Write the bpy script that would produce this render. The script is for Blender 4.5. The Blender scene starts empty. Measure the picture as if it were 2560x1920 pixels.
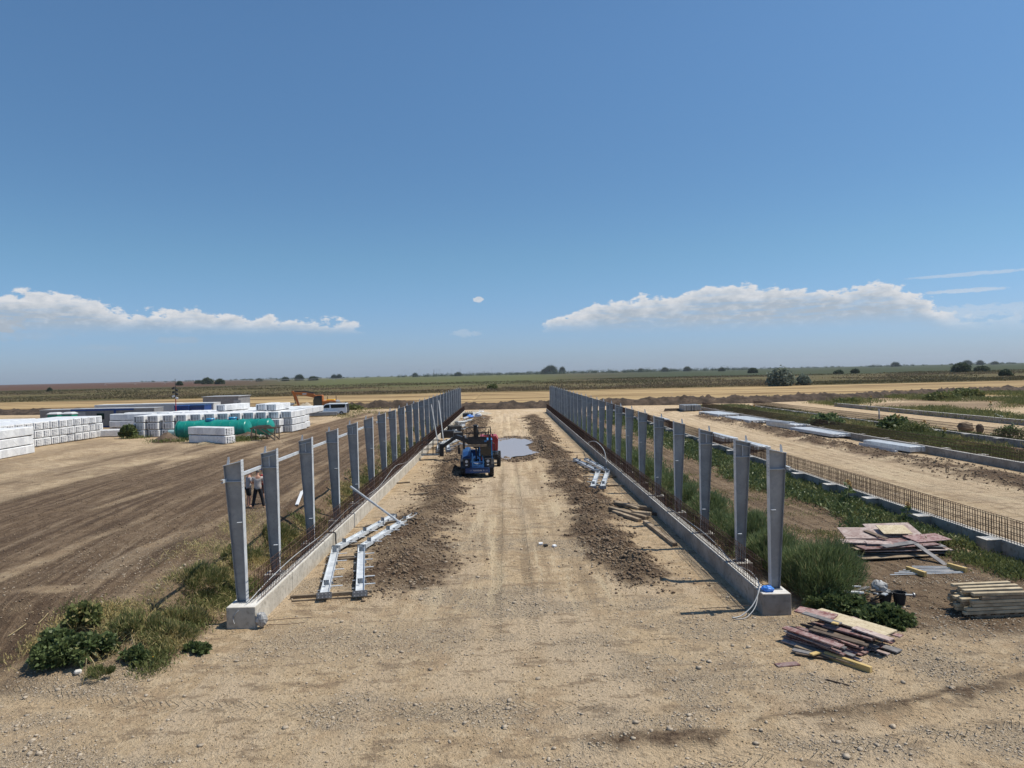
import bpy, math, random
import numpy as np
from mathutils import Vector, Matrix, Euler
R = math.radians
rng = random.Random(7)
nrg = np.random.RandomState(11)
SC = bpy.context.scene
COL = SC.collection

# ------------------------------------------------------------------ camera
CAM_H = 7.0; HAZE = .00005
YAW, PITCH, ROLL = R(0.56), R(-0.89), R(1.24)
fwd = Vector((math.sin(YAW) * math.cos(PITCH), math.cos(YAW) * math.cos(PITCH), math.sin(PITCH)))
r0 = Vector((math.cos(YAW), -math.sin(YAW), 0))
u0 = r0.cross(fwd)
rgt = r0 * math.cos(ROLL) - u0 * math.sin(ROLL)
upv = u0 * math.cos(ROLL) + r0 * math.sin(ROLL)
cam_d = bpy.data.cameras.new('camera')
cam_d.sensor_width = 36; cam_d.lens = 24.96
cam_d.clip_start = 0.1; cam_d.clip_end = 20000
cam = bpy.data.objects.new('camera', cam_d); COL.objects.link(cam)
cam.matrix_world = Matrix(((rgt.x, upv.x, -fwd.x, 0), (rgt.y, upv.y, -fwd.y, 0), (rgt.z, upv.z, -fwd.z, CAM_H), (0, 0, 0, 1)))
SC.camera = cam

def spot(x, y, z=0.0):
    """survey point: where the sight line through this spot of the photograph meets height z"""
    d = fwd * 1775.0 + rgt * (x - 1280) - upv * (y - 960)
    t = (z - CAM_H) / d.z
    return Vector((d.x * t, d.y * t, z))

# ------------------------------------------------------------------ light
SUN_EL, SUN_AZ = 60.0, 84.0         # azimuth clockwise from +Y
SC.view_settings.view_transform = 'Standard'; SC.view_settings.look = 'None'
SC.view_settings.gamma = 1; SC.view_settings.exposure = 0.0; SC.view_settings.use_curve_mapping = False
sun_d = bpy.data.lights.new('sun', 'SUN'); sun_d.energy = 4.9; sun_d.angle = R(0.53); sun_d.color = (1, 0.93, 0.80)
sun = bpy.data.objects.new('sun', sun_d); COL.objects.link(sun)
sd = Vector((math.sin(R(SUN_AZ)) * math.cos(R(SUN_EL)), math.cos(R(SUN_AZ)) * math.cos(R(SUN_EL)), math.sin(R(SUN_EL))))
sun.rotation_euler = sd.to_track_quat('Z', 'Y').to_euler(); sun.location = sd * 300

W = bpy.data.worlds.new('World'); SC.world = W; W.use_nodes = True
nt = W.node_tree; nt.nodes.clear()
def N(t, ty, **k):
    n = t.nodes.new(ty)
    for a, b in k.items():
        if a == 'ins':
            for i, v in b.items():
                if hasattr(v, 'default_value') or isinstance(v, bpy.types.NodeSocket): t.links.new(v, n.inputs[i])
                else: n.inputs[i].default_value = v
        else: setattr(n, a, b)
    return n
def MT(t, op, a, b=None, c=None, clamp=False):
    n = t.nodes.new('ShaderNodeMath'); n.operation = op; n.use_clamp = clamp
    for i, v in enumerate((a, b, c)):
        if v is None: continue
        if isinstance(v, bpy.types.NodeSocket): t.links.new(v, n.inputs[i])
        else: n.inputs[i].default_value = v
    return n.outputs[0]
def MR(t, v, a, b, c=0.0, d=1.0, smooth=True):
    n = t.nodes.new('ShaderNodeMapRange')
    if smooth: n.interpolation_type = 'SMOOTHSTEP'
    for i, x in enumerate((v, a, b, c, d)):
        if isinstance(x, bpy.types.NodeSocket): t.links.new(x, n.inputs[i])
        else: n.inputs[i].default_value = x
    return n.outputs[0]
def MX(t, f, a, b, mode='MIX'):
    n = t.nodes.new('ShaderNodeMix'); n.data_type = 'RGBA'; n.blend_type = mode
    for i, v in ((0, f), (6, a), (7, b)):
        if isinstance(v, bpy.types.NodeSocket): t.links.new(v, n.inputs[i])
        elif i == 0: n.inputs[0].default_value = v
        else: n.inputs[i].default_value = (*v, 1) if len(v) == 3 else v
    return n.outputs[2]
def NZ(t, vec, scale, detail=3, rough=.55, col=False, dist=0.0):
    n = t.nodes.new('ShaderNodeTexNoise'); n.inputs['Scale'].default_value = scale
    n.inputs['Detail'].default_value = detail; n.inputs['Roughness'].default_value = rough
    n.inputs['Distortion'].default_value = dist
    if vec is not None: t.links.new(vec, n.inputs['Vector'])
    return n.outputs[1 if col else 0]
def VC(t, x, y, z):
    n = t.nodes.new('ShaderNodeCombineXYZ')
    for i, v in enumerate((x, y, z)):
        if isinstance(v, bpy.types.NodeSocket): t.links.new(v, n.inputs[i])
        else: n.inputs[i].default_value = v
    return n.outputs[0]

sky = N(nt, 'ShaderNodeTexSky'); sky.sky_type = 'NISHITA'; sky.sun_disc = False
sky.sun_elevation = R(SUN_EL); sky.sun_rotation = R(SUN_AZ)
sky.altitude = 0; sky.air_density = 1.0; sky.dust_density = 0.5; sky.ozone_density = 1.4
tc = N(nt, 'ShaderNodeTexCoord'); sp = N(nt, 'ShaderNodeSeparateXYZ', ins={0: tc.outputs['Generated']})
az = MT(nt, 'MULTIPLY', MT(nt, 'ARCTAN2', sp.outputs[0], sp.outputs[1]), 57.2958)
el = MT(nt, 'MULTIPLY', MT(nt, 'ARCSINE', sp.outputs[2]), 57.2958)
def curve(t, v, lo, hi, pts, vmax):
    """piecewise curve of v, in the same unit as pts"""
    m = MR(t, v, lo, hi, 0, 1, smooth=False)
    n = t.nodes.new('ShaderNodeFloatCurve'); c = n.mapping.curves[0]
    P = [((x - lo) / (hi - lo), y / vmax) for x, y in pts]
    while len(c.points) < len(P): c.points.new(.5, .5)
    for q, p in zip(c.points, P): q.location = p
    n.mapping.update(); t.links.new(m, n.inputs['Value'])
    return MT(t, 'MULTIPLY', n.outputs[0], vmax)
top = curve(nt, az, -60, 60, [(-60, 5.6), (-44, 6.4), (-35.2, 6.05), (-32.6, 6.2), (-29.6, 5.4), (-26, 5.2), (-22, 4.9), (-16.6, 4.35), (-14, 4.4), (-11.3, 3.7),
     (-9.5, 1.5), (-7.5, 0), (0.3, 0), (2.0, 2.6), (4.2, 4.4), (6, 5.0), (9, 5.4), (12.6, 5.8), (15.2, 6.3), (18, 6.45), (20.3, 6.3), (24, 6.0), (27.3, 5.9), (30.3, 4.9), (31.6, 3.9), (34, 3.1), (48, 3.2), (60, 4.0)], 10)
base = curve(nt, az, -60, 60, [(-60, 3.4), (-36, 3.4), (-20, 3.55), (-11, 3.55), (0, 4), (3, 3.45), (10, 3.2), (18, 3.0), (30, 2.9), (33, 2.4), (60, 2.2)], 10)
cv = VC(nt, MT(nt, 'MULTIPLY', az, 1.0), MT(nt, 'MULTIPLY', el, 1.9), 3.7)
n1 = NZ(nt, cv, 0.42, 6, .58); n2 = NZ(nt, cv, 1.3, 6, .62)
cvs = VC(nt, MT(nt, 'MULTIPLY', az, .35), MT(nt, 'MULTIPLY', el, 3.2), 1.2)
n3 = NZ(nt, cvs, 0.9, 5, .6)
nn = MT(nt, 'ADD', MT(nt, 'MULTIPLY', MT(nt, 'SUBTRACT', n1, .5), 3.6), MT(nt, 'MULTIPLY', MT(nt, 'SUBTRACT', n2, .5), 1.5))
dtop = MT(nt, 'SUBTRACT', MT(nt, 'ADD', top, nn), el)
dbot = MT(nt, 'SUBTRACT', el, MT(nt, 'ADD', base, MT(nt, 'MULTIPLY', MT(nt, 'SUBTRACT', n3, .5), 1.2)))
m1 = MT(nt, 'MULTIPLY', MR(nt, dtop, 0.0, .42), MR(nt, dbot, -0.5, 1.0))
exist = MR(nt, top, 2.3, 3.9)
wisp = MR(nt, n3, .36, .58)
body = MR(nt, MT(nt, 'ADD', MT(nt, 'MULTIPLY', n1, .6), MT(nt, 'MULTIPLY', n3, .5)), .38, .60, .72, 1.0)
m1 = MT(nt, 'MULTIPLY', MT(nt, 'MULTIPLY', m1, exist), MR(nt, dtop, 0.1, 1.9, .97, MT(nt, 'MULTIPLY', MT(nt, 'ADD', MT(nt, 'MULTIPLY', wisp, .45), .50), body)))
# a lone puff and thin streaks
def puff(a, e, sa, se, k, amp):
    q = MT(nt, 'ADD', MT(nt, 'POWER', MT(nt, 'DIVIDE', MT(nt, 'SUBTRACT', az, a), sa), 2), MT(nt, 'POWER', MT(nt, 'DIVIDE', MT(nt, 'SUBTRACT', el, e), se), 2))
    q = MT(nt, 'ADD', q, MT(nt, 'MULTIPLY', MT(nt, 'SUBTRACT', n2, .5), amp))
    return MT(nt, 'MULTIPLY', MR(nt, q, 1.0, .25), k)
for a in [(-2.03, 5.95, .46, .24, .8, 4.5), (-3.2, 3.3, 1.3, .35, .22, 4), (-24.5, 2.9, 1.6, .35, .3, 4), (33.6, 6.0, 4.2, .16, .35, 2.5), (33.2, 4.9, 2.6, .18, .45, 2.5), (-29.2, 2.35, 2.0, .25, .2, 4), (33.5, 3.5, 5.0, .5, .3, 4), (-35.8, 3.9, 2.6, .75, .95, 2.6), (-35, 3.2, 5, .4, .3, 4)]:
    m1 = MT(nt, 'MAXIMUM', m1, puff(*a))
m1 = MT(nt, 'MULTIPLY', m1, MR(nt, el, -1, .5))
bright = MT(nt, 'ADD', MR(nt, dtop, 1.9, .0), MT(nt, 'MULTIPLY', MT(nt, 'SUBTRACT', n2, .5), 2.2), clamp=True)
ccol = MX(nt, bright, (3.45, 3.95, 4.55), (6.2, 6.25, 6.4))
hs = N(nt, 'ShaderNodeHueSaturation', ins={'Saturation': 1.0, 'Value': 1.0, 'Color': sky.outputs[0]})
# summer haze over the flat land takes the glare out of the lowest degrees
tint = MX(nt, MR(nt, el, .3, 10), (.485, .64, 1.03), (.50, .71, .85))
tint = MX(nt, MR(nt, el, 12, 27), tint, (.576, .81, .95))
skyc = MX(nt, 1.0, hs.outputs[0], tint, 'MULTIPLY')
fin = MX(nt, m1, skyc, ccol)
bg = N(nt, 'ShaderNodeBackground', ins={0: fin, 1: 0.12})
wo = N(nt, 'ShaderNodeOutputWorld', ins={0: bg.outputs[0]})
W.cycles.sampling_method = 'AUTOMATIC'
SC.cycles.max_bounces = 6; SC.cycles.transparent_max_bounces = 12

# ------------------------------------------------------------------ numpy noise, terrain
def _h(i, j, s):
    n = (i.astype(np.int64) * 374761393 + j.astype(np.int64) * 668265263 + s * 1442695041) & 0x7fffffff
    n = ((n ^ (n >> 13)) * 1274126177) & 0x7fffffff
    return ((n ^ (n >> 16)) & 0xffffff) / float(0xffffff)
def vn(x, y, s=0):
    x = np.asarray(x, float); y = np.asarray(y, float)
    i = np.floor(x); j = np.floor(y); fx = x - i; fy = y - j
    fx = fx * fx * (3 - 2 * fx); fy = fy * fy * (3 - 2 * fy)
    i = i.astype(np.int64); j = j.astype(np.int64)
    a = _h(i, j, s); b = _h(i + 1, j, s); c = _h(i, j + 1, s); d = _h(i + 1, j + 1, s)
    return (a * (1 - fx) + b * fx) * (1 - fy) + (c * (1 - fx) + d * fx) * fy
def fbm(x, y, o=4, s=0, g=.5):
    t = 0; a = 1; m = 0
    for k in range(o):
        t = t + a * vn(x * 2 ** k + 17.3 * k, y * 2 ** k - 9.1 * k, s + k); m += a; a *= g
    return t / m
def sm(a, b, v):
    t = np.clip((v - a) / (b - a), 0, 1); return t * t * (3 - 2 * t)
def ridge(x, c, w): return np.exp(-((x - c) / w) ** 2)

def dirt_band(x, y):
    """brown trafficked soil west of the building"""
    w = (fbm(x * .16, y * .1, 3, 5) - .5) * 5
    edge = -24 + w * .3
    m = np.maximum(sm(-1.5, 1.0, x - edge), .7 * sm(-36, -30, x) * sm(.40, .54, fbm(x * .35, y * .045, 4, 6)) * (1 - sm(60, 80, y)))
    m = m * (1 - .85 * np.clip((np.exp(-((x + 11.9) / 1.7) ** 2 - ((y - 19.8) / .55) ** 2) + np.exp(-((x + 13.5) / .9) ** 2 - ((y - 21.4) / .3) ** 2)) * 2 * sm(.35, .6, fbm(x * .8, y * .8, 3, 8)), 0, 1))
    m = m * (1 - sm(-10.0, -8.6, x + w * .12)) * (1 - sm(118, 126, y))
    m = m * sm(16.0, 18.6, y + w * .3)
    far = sm(70, 85, y) * (1 - sm(100, 108, y)) * sm(-26, -20, x) * (1 - sm(-9, -7.5, x))
    return np.clip(np.maximum(m, far), 0, 1)
def terrain(x, y, fine=True):
    x = np.asarray(x, float); y = np.asarray(y, float)
    n = fbm(x * .12, y * .12, 3, 1) - .5
    z = .16 * n * sm(8, 14, np.abs(x)) + .05 * n
    lf = sm(-9.0, -10.6, x + (fbm(x * .5, y * .5, 2, 9) - .5) * .8) * sm(17.3, 21.0, y) * (1 - sm(145, 165, y))
    z = z + .8 * lf - .12 * ridge(x, -8.6, .5) * sm(20, 21, y)
    z = z + .30 * np.exp(-((x + 10.2) / 1.9) ** 2 - ((y - 18.2) / 1.3) ** 2)
    z = z + .1 * sm(9, 12, x) * (1 - sm(40, 46, x))
    cl = fbm(x * 1.1, y * .55, 4, 3)
    on = sm(21.5, 25, y) * (1 - sm(112, 122, y))
    z = z + ridge(x + 1.5 * (fbm(y * .3, y * 0, 3, 6) - .5), -4.0, .95 + .4 * (1 - sm(24, 34, y))) * on * (.02 + .75 * cl * cl)
    z = z + ridge(x + 1.5 * (fbm(y * .3, y * 0, 3, 7) - .5), 4.15, .85) * on * (.02 + .85 * cl * cl)
    z = z + ridge(x + 1.6 * (fbm(y * .13, y * 0, 2, 8) - .5), 29.0, 1.3) * sm(30, 36, y) * (1 - sm(100, 110, y)) * (.05 + .8 * cl * cl)
    z = z + ridge(x, 20.3, .8) * sm(26, 30, y) * (1 - sm(105, 115, y)) * .35 * cl
    z = z - .05 * (ridge(x, -.43, .16) + ridge(x, .58, .18) + .6 * ridge(x, 1.9, .14)) * sm(17, 24, y) * (1 - sm(60, 64, y) * (1 - sm(74, 79, y))) * (1 - sm(118, 126, y))
    c = 13.15 + .03 * x + .0135 * x * x + .25 * (fbm(x * .6, y * 0, 2, 12) - .5)
    z = z + (.09 * ridge(y, c, .30) - .07 * ridge(y, c - .6, .35)) * sm(-1, 3, x) * (1 - sm(18, 22, x)) * (.4 + fbm(x * 2, y * 2, 2, 4))
    c2 = 13.4 + .35 * (x + 9) * .5
    z = z - .06 * ridge(y, c2, .25) * sm(-16, -12, x) * (1 - sm(-8, -6, x))
    # puddle hollow
    q = ((x - .6) / 2.6) ** 2 + ((y - 67.5) / 10.5) ** 2
    z = z - .12 * np.exp(-q ** 2 * .9)
    if fine:
        g = gravel(x, y); dm = dirt_band(x, y)
        z = z + (.022 * (fbm(x * 2.2, y * 2.2, 3, 21) - .5) + (.02 + .03 * g) * (fbm(x * 9, y * 9, 2, 23) - .5) * (1 - sm(40, 60, y)))
        z = z + on * (ridge(np.abs(x), 4.4, 1.3)) * .24 * (fbm(x * 5, y * 4, 3, 25) - .5)
        xc = x - 3.3 * np.exp(np.clip((19 - y) / 14, -9, .3)); z = z + dm * (.15 * (fbm(xc * 2.6, y * .12, 3, 27) - .5) + .05 * (fbm(x * 6, y * 3, 2, 28) - .5))
    # level where the footings stand
    for a, b in ((-8.05, -7.1), (7.1, 8.1), (17.2, 18.3), (32.6, 33.7), (41.8, 42.9), (57, 58)):
        k = sm(a - .4, a, x) * (1 - sm(b, b + .4, x)) * sm(18, 19, y) * (1 - sm(125, 127, y))
        z = z * (1 - k) - .03 * k
    return z * (1 - sm(220, 300, y))
def gravel(x, y):
    g = fbm(x * .30, y * .62, 5, 31) + .22 * (fbm(x * 1.9, y * 2.9, 3, 39) - .5)
    g = .85 * sm(.53, .70, g)
    g = np.maximum(g, .8 * ridge(y, 18.8, 1.3) * sm(.4, .6, fbm(x * .5, y * .5, 3, 33)))
    g = np.maximum(g, ridge(y, 16.2, 1.6) * sm(3, 7, x) * sm(.3, .55, fbm(x * .6, y * .6, 3, 35)))
    return g * (1 - .75 * sm(24, 45, y))
def gz(x, y): return float(terrain(np.array([x]), np.array([y]), False)[0])

# ------------------------------------------------------------------ mesh helper
class MB:
    def __init__(s): s.v = []; s.f = []; s.m = []
    def add(s, vs, fs, mi=0):
        o = len(s.v); s.v += [tuple(p) for p in vs]; s.f += [tuple(i + o for i in f) for f in fs]; s.m += [mi] * len(fs); return s
    def box(s, c, d, rot=None, mi=0, ch=0.0):
        hx, hy, hz = d[0] / 2, d[1] / 2, d[2] / 2
        if ch <= 0:
            vs = [Vector((x * hx, y * hy, z * hz)) for x in (-1, 1) for y in (-1, 1) for z in (-1, 1)]
            fs = [(0, 1, 3, 2), (4, 6, 7, 5), (0, 4, 5, 1), (2, 3, 7, 6), (0, 2, 6, 4), (1, 5, 7, 3)]
        else:
            vs = []
            for x in (-1, 1):
                for y in (-1, 1):
                    for z in (-1, 1):
                        vs += [Vector((x * hx, y * (hy - ch), z * (hz - ch))), Vector((x * (hx - ch), y * hy, z * (hz - ch))), Vector((x * (hx - ch), y * (hy - ch), z * hz))]
            K = lambda x, y, z, a: (((x > 0) * 2 + (y > 0)) * 2 + (z > 0)) * 3 + a
            fs = []
            for q in (-1, 1):
                l = [(-1, -1), (1, -1), (1, 1), (-1, 1)]
                f0 = [K(q, a, b, 0) for a, b in l]; f1 = [K(b, q, a, 1) for a, b in l]; f2 = [K(a, b, q, 2) for a, b in l]
                if q < 0: f0 = f0[::-1]; f1 = f1[::-1]; f2 = f2[::-1]
                fs += [f0, f1, f2]
                for w in (-1, 1):
                    fs.append([K(q, w, -1, 0), K(q, w, 1, 0), K(q, w, 1, 1), K(q, w, -1, 1)][::(-1 if q * w > 0 else 1)][::-1])
                    fs.append([K(q, -1, w, 0), K(q, 1, w, 0), K(q, 1, w, 2), K(q, -1, w, 2)][::(1 if q * w > 0 else -1)][::-1])
                    fs.append([K(-1, q, w, 1), K(1, q, w, 1), K(1, q, w, 2), K(-1, q, w, 2)][::(-1 if q * w > 0 else 1)][::-1])
            for x in (-1, 1):
                for y in (-1, 1):
                    for z in (-1, 1):
                        t = [K(x, y, z, a) for a in range(3)]; fs.append(t if x * y * z > 0 else t[::-1])
        if rot is not None: vs = [rot @ p for p in vs]
        c = Vector(c)
        return s.add([p + c for p in vs], fs, mi)
    def bar(s, p0, p1, w, h, mi=0, ch=0.0, up=(0, 0, 1)):
        p0, p1 = Vector(p0), Vector(p1); d = (p1 - p0); L = d.length; d.normalize(); u = Vector(up)
        x = d.cross(u)
        if x.length < 1e-4: x = d.cross(Vector((1, 0, 0)))
        x.normalize(); z = x.cross(d)
        return s.box((p0 + p1) / 2, (w, L, h), Matrix((x, d, z)).transposed(), mi, ch)
    def tube(s, pts, r, n=6, mi=0, cap=True):
        pts = [Vector(p) for p in pts]; rs = r if isinstance(r, (list, tuple)) else [r] * len(pts)
        vs = []; fs = []
        for i, p in enumerate(pts):
            d = (pts[min(i + 1, len(pts) - 1)] - pts[max(i - 1, 0)]).normalized()
            a = Vector((0, 0, 1)) if abs(d.z) < .95 else Vector((1, 0, 0))
            x = d.cross(a).normalized(); y = d.cross(x)
            for k in range(n):
                t = 2 * math.pi * k / n; vs.append(p + x * (rs[i] * math.cos(t)) + y * (rs[i] * math.sin(t)))
        for i in range(len(pts) - 1):
            for k in range(n):
                a = i * n + k; b = i * n + (k + 1) % n; fs.append((a, a + n, b + n, b))
        if cap: fs += [tuple(range(n))[::1], tuple(range((len(pts) - 1) * n, len(pts) * n))[::-1]]
        return s.add(vs, fs, mi)
    def prism(s, poly, a, b, axis=1, mi=0):
        """poly: 2D points in the plane across axis; extruded a..b"""
        def P(u, v, w): return {0: (w, u, v), 1: (u, w, v), 2: (u, v, w)}[axis]
        n = len(poly); vs = [P(u, v, a) for u, v in poly] + [P(u, v, b) for u, v in poly]
        fs = [tuple(range(n)), tuple(range(n, 2 * n))[::-1]] + [(k, k + n, (k + 1) % n + n, (k + 1) % n) for k in range(n)]
        return s.add(vs, fs, mi)
    def loft(s, rings, mi=0, cap=True, close=True):
        n = len(rings[0]); vs = [p for r in rings for p in r]; fs = []
        for i in range(len(rings) - 1):
            for k in range(n if close else n - 1):
                a = i * n + k; b = i * n + (k + 1) % n; fs.append((a, b, b + n, a + n))
        if cap: fs += [tuple(range(n))[::-1], tuple(range((len(rings) - 1) * n, len(rings) * n))]
        return s.add(vs, fs, mi)
    def xf(s, M):
        s.v = [tuple(M @ Vector(p)) for p in s.v]; return s
    def mesh(s, name, mats, smooth=False, recalc=True):
        me = bpy.data.meshes.new(name); me.from_pydata(s.v, [], s.f)
        for m in (mats if isinstance(mats, (list, tuple)) else [mats]): me.materials.append(m)
        if any(s.m): me.polygons.foreach_set('material_index', s.m)
        if recalc:
            import bmesh
            b = bmesh.new(); b.from_mesh(me); bmesh.ops.recalc_face_normals(b, faces=b.faces); b.to_mesh(me); b.free()
        if smooth: me.polygons.foreach_set('use_smooth', [True] * len(me.polygons))
        me.update(); return me
    def build(s, name, mats, parent=None, smooth=False, **k):
        return OB(name, s.mesh(name, mats, smooth), parent, **k)
def OB(name, me, parent=None, loc=None, rz=None, **tags):
    o = bpy.data.objects.new(name, me); COL.objects.link(o)
    if parent is not None: o.parent = parent
    if loc is not None: o.location = loc
    if rz is not None: o.rotation_euler = (0, 0, rz)
    for k, v in tags.items(): o[k] = v
    return o
def T(name, label, cat, loc=(0, 0, 0), rz=0.0, group=None, rot=None):
    o = bpy.data.objects.new(name, None); COL.objects.link(o); o.empty_display_size = .2
    o.location = loc; o.rotation_euler = rot if rot else (0, 0, rz); o['kind'] = 'thing'
    o['label'] = label; o['category'] = cat
    if group: o['group'] = group
    return o
def dup(root, loc, rz, label, group=None, name=None):
    r = root.copy(); COL.objects.link(r); r.location = loc; r.rotation_euler = (0, 0, rz); r['label'] = label
    if group: r['group'] = group
    for ch in list(root.children):
        c = ch.copy(); COL.objects.link(c); c.parent = r
        for g in list(ch.children):
            d = g.copy(); COL.objects.link(d); d.parent = c
    return r
def fast_mesh(name, V, F, mats, attr=None, smooth=False, mi=None):
    """V (n,3) float, F (m,k) int with one k"""
    me = bpy.data.meshes.new(name); V = np.asarray(V, np.float32); F = np.asarray(F, np.int32); k = F.shape[1]
    me.vertices.add(len(V)); me.vertices.foreach_set('co', V.ravel())
    me.loops.add(F.size); me.loops.foreach_set('vertex_index', F.ravel())
    me.polygons.add(len(F)); me.polygons.foreach_set('loop_start', np.arange(0, F.size, k, dtype=np.int32))
    me.polygons.foreach_set('loop_total', np.full(len(F), k, np.int32))
    if mi is not None: me.polygons.foreach_set('material_index', mi)
    if smooth: me.polygons.foreach_set('use_smooth', np.ones(len(F), bool))
    for m in (mats if isinstance(mats, (list, tuple)) else [mats]): me.materials.append(m)
    if attr:
        for nm, a in attr.items():
            a = np.asarray(a, np.float32)
            if a.ndim == 1: at = me.attributes.new(nm, 'FLOAT', 'POINT'); at.data.foreach_set('value', a)
            else: at = me.attributes.new(nm, 'FLOAT_COLOR', 'POINT'); at.data.foreach_set('color', a.ravel())
    me.update(calc_edges=True); me.validate(); return me

# ------------------------------------------------------------------ materials
def mat(name, c1, c2=None, scale=3.0, rough=.8, metal=0.0, bump=0.0, bscale=20.0, c3=None, spec=None, lo=.35, hi=.65, obj=True, emit=None, alpha=None, rvar=0.0):
    m = bpy.data.materials.new(name); m.use_nodes = True; t = m.node_tree; p = t.nodes['Principled BSDF']
    p.inputs['Roughness'].default_value = rough; p.inputs['Metallic'].default_value = metal
    if spec is not None: p.inputs['Specular IOR Level'].default_value = spec
    tc = t.nodes.new('ShaderNodeTexCoord'); vec = tc.outputs['Object']
    if c2 is None: p.inputs['Base Color'].default_value = (*c1, 1)
    else:
        oi = t.nodes.new('ShaderNodeObjectInfo')
        add = N(t, 'ShaderNodeVectorMath', operation='ADD', ins={0: vec, 1: VC(t, MT(t, 'MULTIPLY', oi.outputs['Random'], 37), 0, 0)}); vec = add.outputs[0]
        c = MX(t, MR(t, NZ(t, vec, scale, 6, .62), lo, hi), c1, c2)
        if c3: c = MX(t, MR(t, NZ(t, vec, scale * 4.3, 4, .6), .52, .68), c, c3)
        if rvar: c = MX(t, 1.0, c, VC(t, *[MR(t, oi.outputs['Random'], 0, 1, 1 - rvar, 1 + rvar, False)] * 3), 'MULTIPLY')
        t.links.new(c, p.inputs['Base Color'])
    if bump:
        b = N(t, 'ShaderNodeBump', ins={'Strength': bump, 'Distance': .02, 'Height': NZ(t, vec, bscale, 5, .6)})
        t.links.new(b.outputs[0], p.inputs['Normal'])
    return m
M = {}
M['steel'] = mat('galvanised_steel', (.24, .252, .265), (.32, .335, .35), 1.6, .5, .3, .08, 9, c3=(.25, .26, .275), rvar=.10)
M['zinc'] = mat('bright_galvanised_steel', (.50, .53, .56), (.64, .67, .70), 3.0, .45, .15, .08, 14, rvar=.05)
M['plate'] = mat('dull_zinc_plate', (.20, .215, .235), (.32, .34, .36), 7, .6, .4)
M['hole'] = mat('bolt_hole', (.03, .03, .035), rough=.9)
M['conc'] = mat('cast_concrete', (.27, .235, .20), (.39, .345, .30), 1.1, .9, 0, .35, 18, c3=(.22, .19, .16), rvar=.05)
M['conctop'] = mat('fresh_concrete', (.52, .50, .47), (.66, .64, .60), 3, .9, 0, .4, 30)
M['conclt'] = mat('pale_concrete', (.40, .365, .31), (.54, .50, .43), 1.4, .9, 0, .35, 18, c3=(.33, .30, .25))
M['rebar'] = mat('rusty_rebar', (.042, .022, .015), (.085, .04, .024), 6, .85)
M['wood'] = mat('weathered_timber', (.17, .125, .085), (.33, .26, .18), 2.2, .85, 0, .2, 30, rvar=.2)
M['woodlt'] = mat('fresh_timber', (.33, .26, .17), (.52, .43, .29), 2.5, .8, 0, .15, 30, rvar=.15)
M['woodyel'] = mat('yellow_formwork_timber', (.46, .33, .12), (.58, .42, .18), 3, .7, 0, .1, 30)
M['wooddk'] = mat('old_dark_timber', (.075, .055, .042), (.15, .11, .08), 3, .9, 0, .2, 30, rvar=.2)
M['plyred'] = mat('film_faced_plywood', (.15, .055, .05), (.30, .20, .185), 3.4, .6, 0, .05, 20, c3=(.36, .30, .27), lo=.38, hi=.6, rvar=.25)
M['plypink'] = mat('dusty_plywood', (.30, .22, .20), (.44, .37, .34), 2.4, .8, 0, .05, 20, c3=(.2, .12, .11), rvar=.15)
M['plygrey'] = mat('grey_board', (.13, .125, .13), (.24, .23, .23), 3, .8, rvar=.15)
M['plytan'] = mat('tan_board', (.46, .38, .25), (.56, .48, .34), 4, .85, 0, .1, 20, c3=(.30, .24, .15))
M['wrap'] = mat('white_wrap_film', (.66, .665, .67), (.80, .805, .81), 1.6, .38, 0, .1, 6, rvar=.04)
M['wrapgap'] = mat('panel_edge_ribs', (.46, .47, .50), (.60, .61, .64), 3, .6)
M['foam'] = mat('foam_foot', (.10, .10, .11), rough=.9)
M['ink'] = mat('dark_print', (.03, .04, .07), rough=.6)
M['tank'] = mat('green_fibreglass', (.006, .19, .155), (.018, .26, .215), 1.4, .32, 0, .05, 6)
M['tankblue'] = mat('blue_lid', (.02, .23, .42), rough=.4)
M['soil'] = mat('dark_soil', (.075, .05, .034), (.15, .105, .07), 1.6, 1.0, 0, .8, 9)
M['sand'] = mat('sand_heap', (.34, .29, .22), (.44, .38, .29), 3, 1.0, 0, .5, 20)
M['clod'] = mat('soil_clod', (.13, .09, .06), (.25, .185, .125), .7, 1.0, 0, .5, 24)
M['stone'] = mat('gravel_stone', (.27, .215, .16), (.50, .42, .32), 14, .9, lo=.3, hi=.7)
M['blue'] = mat('blue_paint', (.010, .042, .14), (.016, .06, .19), 2, .35)
M['ltblue'] = mat('light_blue_paint', (.03, .17, .40), (.05, .22, .48), 3, .4)
M['black'] = mat('black_rubber', (.014, .014, .016), (.03, .028, .027), 4, .75)
M['blackm'] = mat('black_metal', (.016, .017, .02), (.035, .036, .04), 4, .45, .3)
M['red'] = mat('red_paint', (.30, .018, .02), (.42, .045, .04), 5, .35)
M['orange'] = mat('orange_paint', (.38, .11, .018), (.48, .15, .025), 2, .4)
M['yellow'] = mat('yellow_paint', (.75, .40, .02), (.8, .45, .03), 2, .4)
M['white'] = mat('white_paint', (.72, .73, .75), (.78, .79, .80), 2, .3)
M['glass'] = mat('dark_glass', (.018, .024, .026), rough=.08, spec=.6)
M['lamp'] = mat('lamp_lens', (.55, .55, .55), rough=.15)
M['greyp'] = mat('grey_cladding', (.19, .19, .20), (.24, .24, .25), 2, .6)
M['greylt'] = mat('light_grey_cladding', (.50, .51, .52), (.58, .59, .60), 2, .6)
M['roof'] = mat('roof_sheet', (.30, .31, .33), (.38, .39, .41), 2, .6)
M['cblue'] = mat('container_blue', (.012, .045, .20), (.015, .065, .25), 2, .5)
M['green'] = mat('toilet_green', (.005, .22, .14), rough=.5)
M['skin'] = mat('skin', (.42, .22, .15), (.46, .25, .17), 6, .6)
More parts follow.
